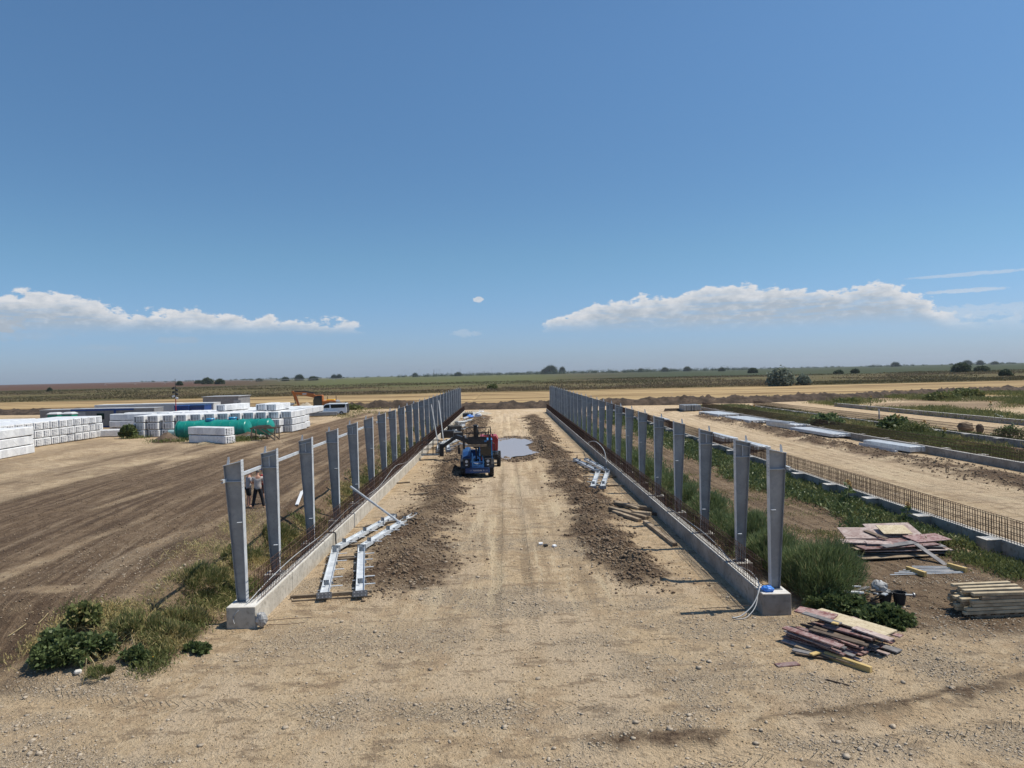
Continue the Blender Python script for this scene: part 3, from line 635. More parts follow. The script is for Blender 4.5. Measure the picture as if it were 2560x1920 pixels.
# ------------------------------------------------------------------ footing walls with rebar
ZT = .58
BAYS = [20.45, 23.45] + [23.45 + 4.24 * k for k in range(1, 24)]
def footing(label, xi, s, y0=19.95, y1=125.5, endblock=True, cage=True, peds=True, pedY=None, ind=300, top='conctop', zt=ZT, lightf=False):
    """xi: inner face; s: +1 when the outside lies towards +x"""
    w = .30; t_ = T('foundation_wall', label, 'foundation wall', (xi, y0, 0), group='concrete footing walls of the halls')
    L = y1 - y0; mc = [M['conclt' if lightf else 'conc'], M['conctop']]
    # cast in lengths of 4.24 m that read apart by their joints
    segs = [0.0] + [y - y0 for y in BAYS[1:] if y < y1 - 1] + [L]
    for a, b_ in zip(segs, segs[1:]):
        m = MB(); g_ = .012
        dz = rng.uniform(-.008, .008); x0, x1 = sorted((0, s * w))
        m.prism([(x0, -.25), (x1, -.25), (x1, zt - .03 + dz), (x1 - .015, zt + dz), (x0 + .015, zt + dz), (x0, zt - .03 + dz)], a + g_, b_ - g_)
        me = m.mesh('wall_segment', mc)
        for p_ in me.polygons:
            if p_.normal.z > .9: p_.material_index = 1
        OB('wall_segment', me, t_)
    if peds:
        for i, y in enumerate(pedY or BAYS):
            if y > y1 - 1: break
            m = MB()
            if i == 0 and endblock: m.box((s * .40, .36, zt / 2 - .12), (.82, .74, zt + .24), ch=.015)
            else: m.box((s * (w + .275), y - y0, zt / 2 - .125), (.55, .58, zt + .25), ch=.012)
            me = m.mesh('pedestal', mc)
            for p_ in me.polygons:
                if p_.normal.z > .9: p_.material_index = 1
            OB('pedestal', me, t_)
    if cage:
        r = .0115 if endblock is False else .0092; h = .80; xa, xb = s * .06, s * .25
        m = MB(); m.tube([(xa, 0, 0), (xa, 0, h), (xb, 0, h), (xb, 0, 0)], r, 4, cap=False)
        st_ = m.mesh('stirrup', M['rebar'])
        n = int((L - .9) / .15); far = MB()
        order = list(range(n))
        for i in order:
            y = .75 + i * .15; j = rng.uniform(-.012, .012)
            if i < ind:
                o = OB('stirrup', st_, t_); o.location = (rng.uniform(-.006, .006), y + j, zt + rng.uniform(-.02, .01)); o.rotation_euler = (rng.uniform(-.03, .03), 0, rng.uniform(-.05, .05))
            else:
                far.tube([(xa, y, zt), (xa, y, zt + h), (xb, y, zt + h), (xb, y, zt)], r, 3, cap=False)
        if far.v: far.build('stirrup', M['rebar'], t_, kind='stuff')
        for xx_ in (xa - s * .01, xb + s * .01):
            for z in (.06, .30, .54, .79):
                m = MB(); pts = [(xx_ + rng.uniform(-.004, .004), .35 + (L - .7) * q / 22, zt + z + rng.uniform(-.012, .012)) for q in range(23)]
                m.tube(pts, .011, 4); m.build('longitudinal_bar', M['rebar'], t_)
    return t_
footing('pale concrete footing wall with rusty rebar below the column row by the dirt yard', -7.17, -1, lightf=True)
footing('low concrete footing wall with rusty rebar cage below the column row by the feathery bushes', 7.17, 1)
footing('footing wall with tall rebar fence of the second hall, ending behind the plywood pile', 18.15, -1, 19.0, 125, endblock=False, pedY=[21.5 + 4.24 * k for k in range(24)])
footing('long concrete footing wall beside the galvanised steel bundles', 32.85, 1, 21, 119, endblock=False, pedY=[24 + 4.24 * k for k in range(22)], ind=150)
footing('footing wall with rebar fence of the third hall behind the weeds', 42.4, -1, 24, 121, endblock=False, pedY=[26 + 4.24 * k for k in range(22)], ind=120)
footing('bare concrete footing wall of the third hall, far from the camera, without rebar', 57.2, 1, 60, 123, endblock=False, cage=False, peds=False)

# ------------------------------------------------------------------ steel columns
HT = 4.10      # inner flange height above the footing
def col_parts(kind, s, near):
    """column base at origin; inside of the hall towards -s x.  returns (name, mesh) list"""
    out = []; wb_, wt = .27, .51; xi = -s * .135; fw = .20; tf = .014
    X = lambda d: xi + s * d                     # distance outwards from the inner face
    zt_in, zt_out = HT - .06, HT - .17
    m = MB()
    m.prism([(X(tf), .02), (X(wb_ - tf), .02), (X(wt - tf), zt_out), (X(tf), zt_in)], -.005, .005); out.append(('web', m, 'steel'))
    m = MB(); m.box((X(tf / 2), 0, HT / 2 + .01), (tf, fw, HT - .02)); out.append(('inner_flange', m, 'zinc'))
    m = MB(); q = [(X(wb_ - tf), .02), (X(wb_), .02), (X(wt), zt_out + .015), (X(wt - tf), zt_out + .015)]
    m.prism(q, -fw / 2, fw / 2); out.append(('outer_flange', m, 'steel'))
    m = MB(); q = [(X(tf), zt_in - .014), (X(wt + .02), zt_out - .014), (X(wt + .02), zt_out + .002), (X(tf), zt_in + .002)]
    m.prism([(a, b + .017) for a, b in q], -fw / 2, fw / 2); out.append(('cap_plate', m, 'zinc'))
    m = MB(); m.add([(X(tf), -.004, zt_in + .02), (X(tf), .004, zt_in + .02), (X(.31), -.004, zt_in - .045), (X(.31), .004, zt_in - .045), (X(tf), -.004, HT - .02), (X(tf), .004, HT - .02)],
                    [(0, 2, 4), (1, 5, 3), (2, 3, 5, 4), (0, 4, 5, 1), (0, 1, 3, 2)]); out.append(('gusset', m, 'steel'))
    m = MB(); zs = HT - .62; wz = wb_ + (wt - wb_) * zs / zt_out
    for sy in (-1, 1): m.box((X(wz / 2), sy * .052, zs), (wz - 2 * tf - .002, .092, .012))
    out.append(('stiffener', m, 'zinc'))
    if kind == 'B':
        m = MB()
        for sy in (-1, 1): m.box((X(.25), sy * .052, (zs + zt_in) / 2 - .07), (.012, .092, zt_in - zs - .22))
        out.append(('panel_rib', m, 'zinc'))
        m = MB()
        for sy in (-1, 1): m.prism([(X(tf + .001), zt_in - .13), (X(wt - tf - .012), zt_out - .13), (X(wt - tf - .012), zt_out - .115), (X(tf + .001), zt_in - .115)], sy * .051 - .045, sy * .051 + .045)
        out.append(('upper_stiffener', m, 'zinc'))
    m = MB(); m.box((X(wb_ / 2), 0, .011), (wb_ + .10, .30, .02)); out.append(('base_plate', m, 'plate'))
    m = MB(); zc = 2.32 if kind == 'A' else .95; m.box((X(.09), -.135, zc), (.13, .07 + .06, .008)); out.append(('shelf_cleat', m, 'zinc'))
    m = MB(); m.prism([(X(wt - .14), zt_out + .05), (X(wt - .06), zt_out + .02), (X(wt - .10), zt_out + .25), (X(wt - .15), zt_out + .26)], -.006, .006); m.box((X(wt - .12), .03, zt_out + .13), (.05, .05, .01))
    out.append(('purlin_cleat', m, 'zinc'))
    if near:
        m = MB(); xf_ = X(-.0015)
        for z in [HT - .06 - .105 * k for k in range(8)]:
            for y in (-.055, .055): m.box((xf_, y, z), (.003, .018, .018))
        out.append(('bolt_hole_row', m, 'hole'))
    return out
cache = {}
def steel_column(x, y, s, kind, near, label, lean=0.0):
    k = (kind, s, near)
    if k not in cache: cache[k] = [(n, m.mesh(n, M[mm])) for n, m, mm in col_parts(*k)]
    t_ = T('steel_column', label, 'steel column', (x, y, ZT), group='galvanised portal columns of the first hall', rot=(rng.uniform(-.004, .004), lean, rng.uniform(-.01, .01)))
    for n, me in cache[k]: OB(n, me, t_)
ordn = ['first', 'second', 'third', 'fourth', 'fifth', 'sixth', 'seventh', 'eighth', 'ninth', 'tenth', 'eleventh', 'twelfth', 'thirteenth', 'fourteenth', 'fifteenth', 'sixteenth', 'seventeenth', 'eighteenth', 'nineteenth', 'twentieth', 'twenty-first', 'twenty-second', 'twenty-third', 'twenty-fourth', 'twenty-fifth']
Bset = {1, 2, 4, 7, 8, 13, 14, 17}
for i, y in enumerate(BAYS):
    for s, x, side in ((-1, -7.69, 'the dirt yard side'), (1, 7.69, 'the feathery bush side')):
        kd = 'B' if i in Bset else 'A'
        look = 'with stiffened top panel' if kd == 'B' else 'with plain top panel'
        lab = f'tapered column {look} standing on the end block, {side}' if i == 0 else f'grey column {look}, {ordn[i]} from the block, {side}'
        steel_column(x, y + (.0 if i else .0), s, kd, i < 4, lab, -.012 if (s < 0 and i == 0) else 0)
# eave rails
def rail(x, y0, y1, z, label, short=False, s=-1):
    m = MB(); w, h, t_ = .07, .095, .006
    q = [(0, 0), (s * w, 0), (s * w, -.02), (s * (w - t_), -.02), (s * (w - t_), -t_), (s * t_, -t_), (s * t_, -h + t_), (s * (w - t_), -h + t_), (s * (w - t_), -h + .02), (s * w, -h + .02), (s * w, -h), (0, -h)]
    m.prism([(a, b_) for a, b_ in q], y0, y1); o = m.build('eave_rail', M['zinc'], label=label, category='rail', group='eave rails bolted along the column tops'); o.location = (x, 0, z); return o
xo = -7.40 - .145 + .0 - (.56 - .145) + .10
XO = -8.055
for i in range(0, 5):
    y0, y1 = BAYS[i], BAYS[i + 1]
    if i == 0: y0 -= .28
    rail(XO, y0 + .0, y1 - .01, ZT + 3.56, f'galvanised eave rail between the {ordn[i]} and {ordn[i+1]} columns on the dirt yard side')
for i in range(6, 22):
    if i % 3 == 2: continue
    rail(XO, BAYS[i] - .35, BAYS[i] + .3, ZT + 3.56, f'short galvanised rail stub on the {ordn[i]} column of the dirt yard side')
rail(-XO, BAYS[0] - .28, BAYS[0] + .25, ZT + 3.56, 'short galvanised rail stub on the end column beside the feathery bushes', s=1)
# bracing struts that lean in the row by the dirt yard
m = MB(); m.bar((-6.95, 66.5, 4.2), (-6.15, 64.8, .1), .09, .09); m.build('leaning_brace', M['steel'], label='grey steel brace leaning from a column head down to the pair of short rafters', category='brace', group='leaning braces behind the telehandler')
m = MB(); m.bar((-6.95, 74, 4.3), (-6.3, 71.5, .1), .09, .09); m.build('leaning_brace', M['steel'], label='second grey steel brace, farther along, leaning on the column row by the dirt yard', category='brace', group='leaning braces behind the telehandler')

# ------------------------------------------------------------------ lying roof frames
def rafter_leg(L, parent, first, flip):
    """an I section lying on its flange tips along +y from the origin, as parts of parent; returns nothing"""
    h, b, tw, tf = .27, .15, .008, .012
    m = MB()
    m.box((0, L / 2, b / 2), (h - 2 * tf, L - .03, tw))
    for s in (-1, 1): m.box((s * (h / 2 - tf / 2), L / 2, b / 2), (tf, L - .03, b))
    return m
def roof_frame(label, p0, knee, p1, group, side=1):
    p0, knee, p1 = Vector(p0), Vector(knee), Vector(p1)
    t_ = T('roof_frame', label, 'steel roof frame', p0, group=group)
    for a, b_, nm in ((p0, knee, 0), (knee, p1, 1)):
        d = b_ - a; L = math.hypot(d.x, d.y); ang = math.atan2(d.y, d.x) - math.pi / 2
        z0 = a.z - p0.z
        Mx = Matrix.Translation((a.x - p0.x, a.y - p0.y, z0)) @ Matrix.Rotation(ang, 4, 'Z') @ Matrix.Rotation(math.atan2(d.z, L), 4, 'X')
        rafter_leg(L - .04, t_, nm, 0).xf(Mx).build('rafter', M['zinc'], t_)
        for yy in ((.0, L - .03) if nm == 0 else (.03, L)):
            m = MB(); w = .46 if (nm == 0 and yy == 0) else .34
            m.box((0, yy, .075 + .01), (w, .016, .19)); 
            o = m.xf(Mx).build('end_plate', M['plate'], t_)
            m = MB()
            for k in range(4 if w > .4 else 3):
                for z in (.03, .13): m.box(((k - 1.5) * .11 if w > .4 else (k - 1) * .1, yy - .009 * (1 if yy < 1 else -1), z), (.022, .003, .022))
            m.xf(Mx).build('bolt_row', M['hole' if yy > 1 else 'white'], t_)
        for k, q in enumerate((.16, .56, .86) if nm == 0 else (.12, .45, .78)):
            m = MB(); yy = L * q
            if k != 1 or nm: 
                m.box((.0, yy, .20), (.17, .012, .17)); m.box((-.02, yy - .05, .19), (.012, .09, .15)); m.xf(Mx).build('purlin_cleat', M['plate'], t_)
            m = MB(); m.box((.17, yy + .3, .09), (.06, .05, .09)); m.xf(Mx).build('side_cleat', M['plate'], t_)
        for k in range(5):
            m = MB(); yy = L * (.14 + .17 * k) + rng.uniform(-.1, .1); ln = rng.uniform(.28, .40)
            m.box((side * (.135 + ln / 2), yy, .10), (ln, .07, .014)); m.box((side * .15, yy, .07), (.03, .05, .07)); m.xf(Mx).build('tab', M['zinc'], t_)
            m = MB(); m.box((-side * .20, yy - .2, .05), (.13, .10, .008)); m.xf(Mx).build('tab', M['plate'], t_)
    return t_
def S2(x, y, z=.12): p = spot(x, y, z); return (p.x, p.y, z + max(0, gz(p.x, p.y)) * .6)
def sleeper(a, b_, w, h, label, m='wood', z=None, cat='timber', name='timber_sleeper', group=None, lift=0.0):
    A, B = spot(*a), spot(*b_); A.z = (gz(A.x, A.y) if z is None else z) + h / 2 + lift; B.z = (gz(B.x, B.y) if z is None else z) + h / 2 + lift
    mb = MB(); mb.bar(A, B, w, h, ch=min(w, h) * .07); o = mb.build(name, M[m], None, label=label, category=cat)
    if group: o['group'] = group
    return o
ga = 'galvanised roof frames lying in pairs beside the walls'
roof_frame('bent galvanised roof frame near the end block, the one next to the footing wall', (-5.64, 22.0, .14), (-6.72, 28.1, .14), (-5.42, 34.3, .14), ga)
roof_frame('bent galvanised roof frame near the end block, the one towards the track', (-4.55, 22.1, .14), (-5.72, 28.15, .14), (-4.42, 34.5, .14), ga)
roof_frame('bent galvanised roof frame opposite the telehandler, the one towards the track', (5.07, 41.2, .14), (6.3, 47.9, .14), (5.4, 54.7, .14), ga, -1)
roof_frame('bent galvanised roof frame opposite the telehandler, the one towards the wall', (5.65, 41.2, .14), (6.95, 47.9, .14), (6.25, 54.7, .14), ga, -1)
roof_frame('short galvanised roof frame lying behind the telehandler next to the wall, between the leaning braces', (-5.9, 63.0, .14), (-6.5, 69.3, .14), (-5.3, 75.6, .14), ga)
roof_frame('short galvanised roof frame behind the telehandler, its plate end pointing at the front loader', (-5.0, 63.0, .14), (-5.6, 69.3, .14), (-4.5, 75.6, .14), ga)
roof_frame('far galvanised roof frame beyond the lifting platform, its far leg seen broadside', (-5.9, 80.0, .14), (-6.2, 86.2, .14), (-3.6, 92.0, .14), ga)
roof_frame('far galvanised roof frame beside the blue tarpaulin heap', (-6.0, 98.0, .14), (-5.6, 104.2, .14), (-3.2, 109.0, .14), ga)
gs = 'timber sleepers under and around the steel frames'
sleeper((726, 1496), (930, 1485), .12, .11, 'long brown timber sleeper under the plate ends of the first frame pair', group=gs)
sleeper((729, 1504), (930, 1494), .05, .05, 'thin plank lying in front of the long sleeper of the first frame pair', group=gs)
for a, b_, l in (((815, 1397), (921, 1394), 'timber sleeper just short of the knee of the first frame pair'), ((815, 1402), (900, 1399), 'thin batten under the near legs of the first frame pair'),
                 ((850, 1368), (943, 1366), 'timber sleeper at the knee of the first frame pair'), ((912, 1319), (1043, 1312), 'long timber sleeper under the far legs of the first frame pair'),
                 ((982, 1209), (1025, 1207), 'thin timber lying on sand by the foot of the leaning steel channel'), ((1051, 1219), (1097, 1217), 'short dark timber on the clods, the one behind its twin'),
                 ((1025, 1240), (1071, 1237), 'short dark timber on the clods, the one in front of its twin')):
    sleeper(a, b_, .10, .09, l, 'wood', group=gs)
for i, (a, b_) in enumerate((((1402, 1158), (1450, 1157)), ((1458, 1180), (1500, 1181)), ((1458, 1198), (1546, 1193)), ((1458, 1215), (1561, 1216)), ((1072, 1120), (1140, 1120)), ((1085, 1101), (1150, 1104)), ((1140, 1056), (1190, 1058)), ((1150, 1048), (1196, 1047)), ((1158, 1039), (1206, 1040)), ((1166, 1031), (1208, 1032)))):
    sleeper(a, b_, .12, .10, ['timber sleeper under the far tips of the frames opposite the telehandler', 'timber sleeper at the knees of the frames opposite the telehandler', 'timber sleeper under the middle of the near legs opposite the telehandler', 'timber sleeper under the plate ends opposite the telehandler',
        'sleeper under the plate ends of the short frames behind the telehandler', 'second sleeper under the short frames behind the telehandler', 'sleeper under the knee of the far frame beyond the lifting platform', 'sleeper under the far leg of the frame beyond the lifting platform',
        'sleeper in front of the blue tarpaulin heap', 'sleeper behind the blue tarpaulin heap'][i], group=gs)
gt = 'loose timbers by the wall opposite the first frame pair'
for a, b_, w, h, l, lf in (((1525, 1279), (1618, 1299), .16, .10, 'lowest weathered beam of the loose timber heap by the wall', 0), ((1534, 1284), (1600, 1304), .14, .08, 'thin weathered board along the track side of the loose timber heap', 0),
                      ((1537, 1266), (1643, 1278), .16, .10, 'weathered beam on the far side of the loose timber heap, slightly bent', .02), ((1536, 1262), (1596, 1279), .10, .06, 'brown board crossing the far beam of the timber heap', .12),
                      ((1580, 1290), (1628, 1294), .14, .10, 'short beam end on top of the loose timber heap', .10), ((1612, 1307), (1688, 1366), .13, .09, 'single grey beam lying alone beside the shadow of the wall', 0), ((1605, 1284), (1648, 1288), .12, .09, 'dark block end under the timber heap at the wall', 0)):
    sleeper(a, b_, w * 1.5, h * 1.6, l, 'wood' if 'dark' not in l else 'wooddk', group=gt, lift=lf, name='loose_beam')
# leaning channel, conduit
m = MB(); a, b_ = Vector((-7.3, 33.6, 1.8)), Vector((-4.55, 32.3, .10))
for q in (-.055, .055): m.bar(a + Vector((0, q, 0)), b_ + Vector((0, q, 0)), .02, .07)
m.bar(a - Vector((0, 0, .03)), b_ - Vector((0, 0, .03)), .11, .01); m.build('steel_channel', M['zinc'], label='galvanised channel leaning from the fifth column across the footing wall to the ground', category='steel channel')
def cable(name, pts, r, m, label, cat='cable', n=5, sub=6):
    P = [Vector(p) for p in pts]; out = []
    for i in range(len(P) - 1):
        a, b_, c, d = P[max(i - 1, 0)], P[i], P[i + 1], P[min(i + 2, len(P) - 1)]
        for k in range(sub):
            t_ = k / sub; out.append(.5 * ((2 * b_) + (c - a) * t_ + (2 * a - 5 * b_ + 4 * c - d) * t_ * t_ + (-a + 3 * b_ - 3 * c + d) * t_ ** 3))
    out.append(P[-1]); mb = MB(); mb.tube(out, r, n); return mb.build(name, M[m], smooth=True, label=label, category=cat)
for k, (dx, l) in enumerate(((0, 'upper'), (.10, 'lower'))):
    cable('conduit', [(-7.3, 29.2 + dx, ZT + .03), (-6.98, 29.15 + dx, ZT + .02), (-6.95, 29.1 + dx, .25), (-6.8, 28.9 + dx * 2, .04), (-6.2, 29.3 + dx, .02), (-5.2, 30.9 + dx * 2, .02), (-4.7, 31.8, .03)], .018, 'cabledk', f'black conduit over the footing wall edge to the leaning channel, the {l} of two', 'conduit', sub=4)
cable('cable', [(-7.62, 20.0, .12), (-7.66, 20.02, .30), (-7.50, 20.05, .5), (-7.35, 20.3, ZT + .04), (-7.12, 21.5, ZT + .35), (-7.1, 24, ZT + .42), (-7.12, 28, ZT + .30), (-7.14, 33, ZT + .4), (-7.1, 40, ZT + .2), (-7.1, 46, ZT + .55), (-7.12, 52, ZT + .15), (-7.12, 60, ZT + .5)], .014, 'cable', 'pale cable hanging over the end block on the dirt yard side and along the rebar', n=5)
cable('cable', [(6.30, 19.7, .05), (6.6, 19.8, .08), (7.0, 20.0, .32), (7.32, 20.4, ZT + .12), (7.36, 21.2, ZT + .30), (7.36, 23, ZT + .15), (7.36, 26, ZT + .35), (7.36, 32, ZT + .2)], .018, 'cable', 'grey cable trailing from the footing wall to the ground beside the block with blue plastic')
cable('cable', [(6.36, 19.62, .04), (6.7, 19.7, .06), (7.08, 20.02, .28), (7.33, 20.5, ZT + .10)], .012, 'cable', 'thinner grey cable beside the trailing one at the block with blue plastic')
cable('cable', [(7.25, 62, ZT + .2), (7.3, 58, ZT + .7), (7.24, 54, ZT + .8), (7.22, 51.5, ZT + .6), (7.2, 50.5, ZT + .05), (7.15, 50.3, .4)], .03, 'cable', 'white pipe looping over the rebar of the row by the feathery bushes')
cable('rebar_rod', [(-6.9, 20.25, .10), (-6.2, 20.35, .12), (-5.6, 20.5, .08)], .008, 'rebar', 'rusty rod sticking out beside the plastic bag at the end block', 'rebar rod')
cable('rebar_rod', [(-7.0, 20.1, .05), (-6.3, 20.05, .06), (-5.7, 20.2, .05)], .008, 'rebar', 'second rusty rod low beside the plastic bag', 'rebar rod')
cable('rebar_rod', [(7.2, 20.3, .20), (6.5, 20.3, .16), (5.6, 20.5, .06)], .009, 'rebar', 'rusty rod reaching from the block with blue plastic over the shaded soil', 'rebar rod')
def crumple(name, c, r, m, label, cat, seed, flat=1.0):
    V = []; F = []; n, k = 14, 9
    for j in range(k + 1):
        for i in range(n):
            a = 2 * math.pi * i / n; e = math.pi * j / k
            q = .75 + .6 * float(fbm(np.array([3 * math.cos(a) * math.sin(e) + seed]), np.array([3 * math.sin(a) * math.sin(e) + 2 * math.cos(e)]), 3, seed)[0]) * rng.uniform(.75, 1.2)
            V.append((c[0] + r[0] * q * math.cos(a) * math.sin(e), c[1] + r[1] * q * math.sin(a) * math.sin(e), c[2] + r[2] * flat * q * math.cos(e)))
    for j in range(k):
        for i in range(n): F.append((j * n + i, (j + 1) * n + i, (j + 1) * n + (i + 1) % n, j * n + (i + 1) % n))
    mb = MB(); mb.add(V, F); return mb.build(name, M[m], label=label, category=cat)
crumple('plastic_bag', (-6.88, 20.05, .22), (.16, .13, .20), 'bag', 'crumpled clear plastic bag against the corner of the concrete end block', 'bag', 4)
crumple('plastic_sheet', (7.52, 20.28, ZT + .08), (.17, .12, .09), 'glove', 'crumpled bright blue plastic on the end block at the foot of the column', 'plastic', 6)
# post cap and white bracket lying in the weeds
p = spot(742, 1262, .85); q = spot(755, 1229, .95); m = MB(); m.bar(p, q, .16, .05, ch=.01); m.bar(q, q + Vector((.05, .25, .05)), .1, .04); m.build('plastic_trim', M['plastic'], label='white plastic trim piece lying in the weeds beyond the third column', category='trim piece')

for o in COL.objects:
    if o.parent is None and o.name.split('.')[0] in ('roof_frame', 'steel_channel', 'conduit', 'cable', 'rebar_rod', 'plastic_bag', 'plastic_sheet'):
        o.location.x -= .12; o.location.y -= .1 if o.name.split('.')[0] not in ('roof_frame', 'steel_channel') else 0

# ------------------------------------------------------------------ telehandler
def wheel(parent, c, r, w, axis=0, hub='ltblue', n=22):
    t_ = MB(); prof = [(-w / 2, r * .55), (-w / 2, r * .90), (-w * .36, r), (w * .36, r), (w / 2, r * .90), (w / 2, r * .55)]
    rings = []
    for i in range(n):
        a = 2 * math.pi * i / n; rings.append([(u, v * math.cos(a), v * math.sin(a)) for u, v in prof])
    V = [p for r_ in rings for p in r_]; k = len(prof); F = [(i * k + j, ((i + 1) % n) * k + j, ((i + 1) % n) * k + j + 1, i * k + j + 1) for i in range(n) for j in range(k - 1)]
    t_.add(V, F)
    for i in range(n):      # tread lugs
        a = 2 * math.pi * i / n
        for s in (-1, 1): t_.box((s * w * .22, (r + .01) * math.cos(a + s * .07), (r + .01) * math.sin(a + s * .07)), (w * .44, .06, .05), Matrix.Rotation(a, 3, 'X'))
    if axis == 1: t_.xf(Matrix.Rotation(math.pi / 2, 4, 'Z'))
    o = t_.build('tyre', M['black'], parent); o.location = c
    m = MB(); m.tube([(-w * .42, 0, 0), (-w * .3, 0, 0), (w * .3, 0, 0), (w * .42, 0, 0)], [r * .55, r * .56, r * .56, r * .55], 18)
    m.tube([(-w * .5, 0, 0), (w * .5, 0, 0)], r * .2, 12)
    if axis == 1: m.xf(Matrix.Rotation(math.pi / 2, 4, 'Z'))
    h = m.build('rim', M[hub], parent); h.location = c
te = T('telehandler', 'blue telehandler with black raised fork carriage on the track beside the puddle', 'telehandler', (-1.98, 47.6, 0), .05)
b = MB(); b.box((0, 2.2, .80), (1.0, 4.2, .45), ch=.04); b.box((0, 4.3, 1.0), (1.9, .5, .9), ch=.06); b.build('chassis', M['blue'], te)
b = MB(); b.box((0, .02, .50), (1.62, .22, .34), ch=.03); b.box((0, .0, .69), (1.5, .3, .03)); b.build('front_bumper', M['blue'], te)
b = MB(); x = -.55
for ch_ in '-- TELFORMATIC -':
    if ch_ == 'X': pass
    x += .068
FNT = {'T': ['111', '010', '010', '010', '010'], 'E': ['111', '100', '110', '100', '111'], 'L': ['100', '100', '100', '100', '111'], 'F': ['111', '100', '110', '100', '100'], 'O': ['111', '101', '101', '101', '111'], 'R': ['110', '101', '110', '101', '101'], 'M': ['101', '111', '111', '101', '101'], 'A': ['010', '101', '111', '101', '101'], 'C': ['111', '100', '100', '100', '111'], 'K': ['101', '101', '110', '101', '101'], 'W': ['101', '101', '111', '111', '101'], '9': ['111', '101', '111', '001', '111'], '-': ['000', '000', '111', '000', '000'], 'P': ['110', '101', '110', '100', '100'], 'Y': ['101', '101', '010', '010', '010']}
def letters(mb, txt, x0, z0, y, hgt, mi=0, mir=1):
    u = hgt / 5
    for ch_ in txt:
        for r_, row in enumerate(FNT.get(ch_, [])):
            for c_i, v in enumerate(row):
                if v == '1': mb.box((x0 + mir * (c_i + .5) * u, y, z0 + (4.5 - r_) * u), (u, .004, u))
        x0 += mir * 4.4 * u
bt = MB(); letters(bt, '-- FARMORMAX9 --', -.50, .47, -.093, .085); bt.build('bumper_lettering', M['lamp'], te)
b = MB(); b.prism([(-.36, .70), (-.27, .70), (-.27, 1.55), (-.36, 1.75)], -.04, .25); b.prism([(.36, .70), (.45, .70), (.45, 1.15), (.36, 1.5)], -.04, .25); b.box((.04, .0, .80), (.72, .1, .20), ch=.01); b.build('boom_cradle', M['ltblue'], te)
b = MB(); letters(b, 'TOMATIC', -.28, .75, -.056, .09); b.build('cradle_lettering', M['blue'], te)
b = MB()
b.loft([[(-1.05, y_, .75), (-.42, y_, .75), (-.42, y_, z_), (-.62, y_, z_ + .06), (-.95, y_, z_ - .04), (-1.05, y_, z_ - .25)] for y_, z_ in ((.75, 1.38), (1.5, 1.62), (3.2, 1.72), (3.9, 1.62), (4.1, 1.4))]); b.build('engine_hood', M['blue'], te, smooth=False)
for s in (-1, 1):
    b = MB(); b.box((s * .72, .12, 1.0), (.46, .22, .62), ch=.04); b.build('lamp_housing', M['blackm'], te)
    b = MB(); b.tube([(s * .72, -.02, 1.12), (s * .72, .03, 1.12)], .10, 14); o = b.build('headlight', M['lamp'], te)
    b = MB(); b.box((s * .72, -.0, .88), (.14, .03, .08)); b.build('indicator', M['plastic'], te)
    for yy, r_ in ((.62, .55), (3.45, .55)): wheel(te, (s * .92, yy, r_), r_, .38)
    for yy in (.62, 3.45):
        b = MB()
        for k in range(7):
            a0, a1 = math.radians(10 + k * 23), math.radians(10 + (k + 1) * 23)
            b.bar((s * .93, yy - .66 * math.cos(a0), .55 + .66 * math.sin(a0)), (s * .93, yy - .66 * math.cos(a1), .55 + .66 * math.sin(a1)), .42, .03)
        b.build('mudguard', M['blackm'], te)
cb = MB()
cx0, cx1, cy0, cy1, cz0, cz1 = .18, 1.02, .75, 2.25, 1.0, 2.42
for a, b_ in (((cx0, cy0 - .05, cz0), (cx0, cy0 + .15, cz1)), ((cx1, cy0 - .05, cz0), (cx1, cy0 + .15, cz1)), ((cx0, cy1, cz0), (cx0, cy1, cz1)), ((cx1, cy1, cz0), (cx1, cy1, cz1))): cb.bar(a, b_, .07, .07)
cb.box(((cx0 + cx1) / 2, (cy0 + cy1) / 2 + .05, cz1 + .03), (cx1 - cx0 + .1, cy1 - cy0 + .05, .07), ch=.02)
cb.build('cab_frame', M['ltblue'], te)
b = MB(); b.box(((cx0 + cx1) / 2, (cy0 + cy1) / 2, 1.05), (cx1 - cx0, cy1 - cy0, .55)); b.box(((cx0 + cx1) / 2, cy0 + .02, 1.36), (cx1 - cx0 + .06, .14, .06)); b.build('cab_body', M['blackm'], te)
b = MB(); b.prism([(cx0 + .05, 1.40), (cx1 - .05, 1.40), (cx1 - .05, 2.38), (cx0 + .05, 2.38)], cy0 + .06, cy0 + .08); b.build('windscreen', M['glass'], te)
for x_ in (cx0 + .01, cx1 - .01):
    b = MB(); b.box((x_, (cy0 + cy1) / 2 + .06, 1.88), (.012, cy1 - cy0 - .12, .96)); b.build('side_window', M['glass'], te)
b = MB(); b.box((.6, 1.5, 1.55), (.45, .12, .6), ch=.04); b.box((.6, 1.3, 1.35), (.45, .45, .12)); b.build('seat', M['black'], te)
b = MB(); b.tube([(.6 + .17 * math.cos(2 * math.pi * k / 12), 1.02 + .06 * math.sin(2 * math.pi * k / 12), 1.52 + .16 * math.sin(2 * math.pi * k / 12)) for k in range(13)], .015, 5); b.build('steering_wheel', M['black'], te)
b = MB(); b.bar((-.05, 4.3, 1.75), (-.05, 1.1, 2.1), .34, .40, ch=.02); b.bar((-.05, 1.2, 2.1), (-.05, .15, 2.35), .25, .30, ch=.02); b.build('boom', M['blackm'], te)
b = MB(); b.bar((-.05, .9, 1.0), (-.05, .2, 2.0), .12, .12); b.bar((.12, 3.2, 1.1), (.12, 1.6, 1.9), .1, .1); b.build('lift_cylinder', M['blackm'], te)
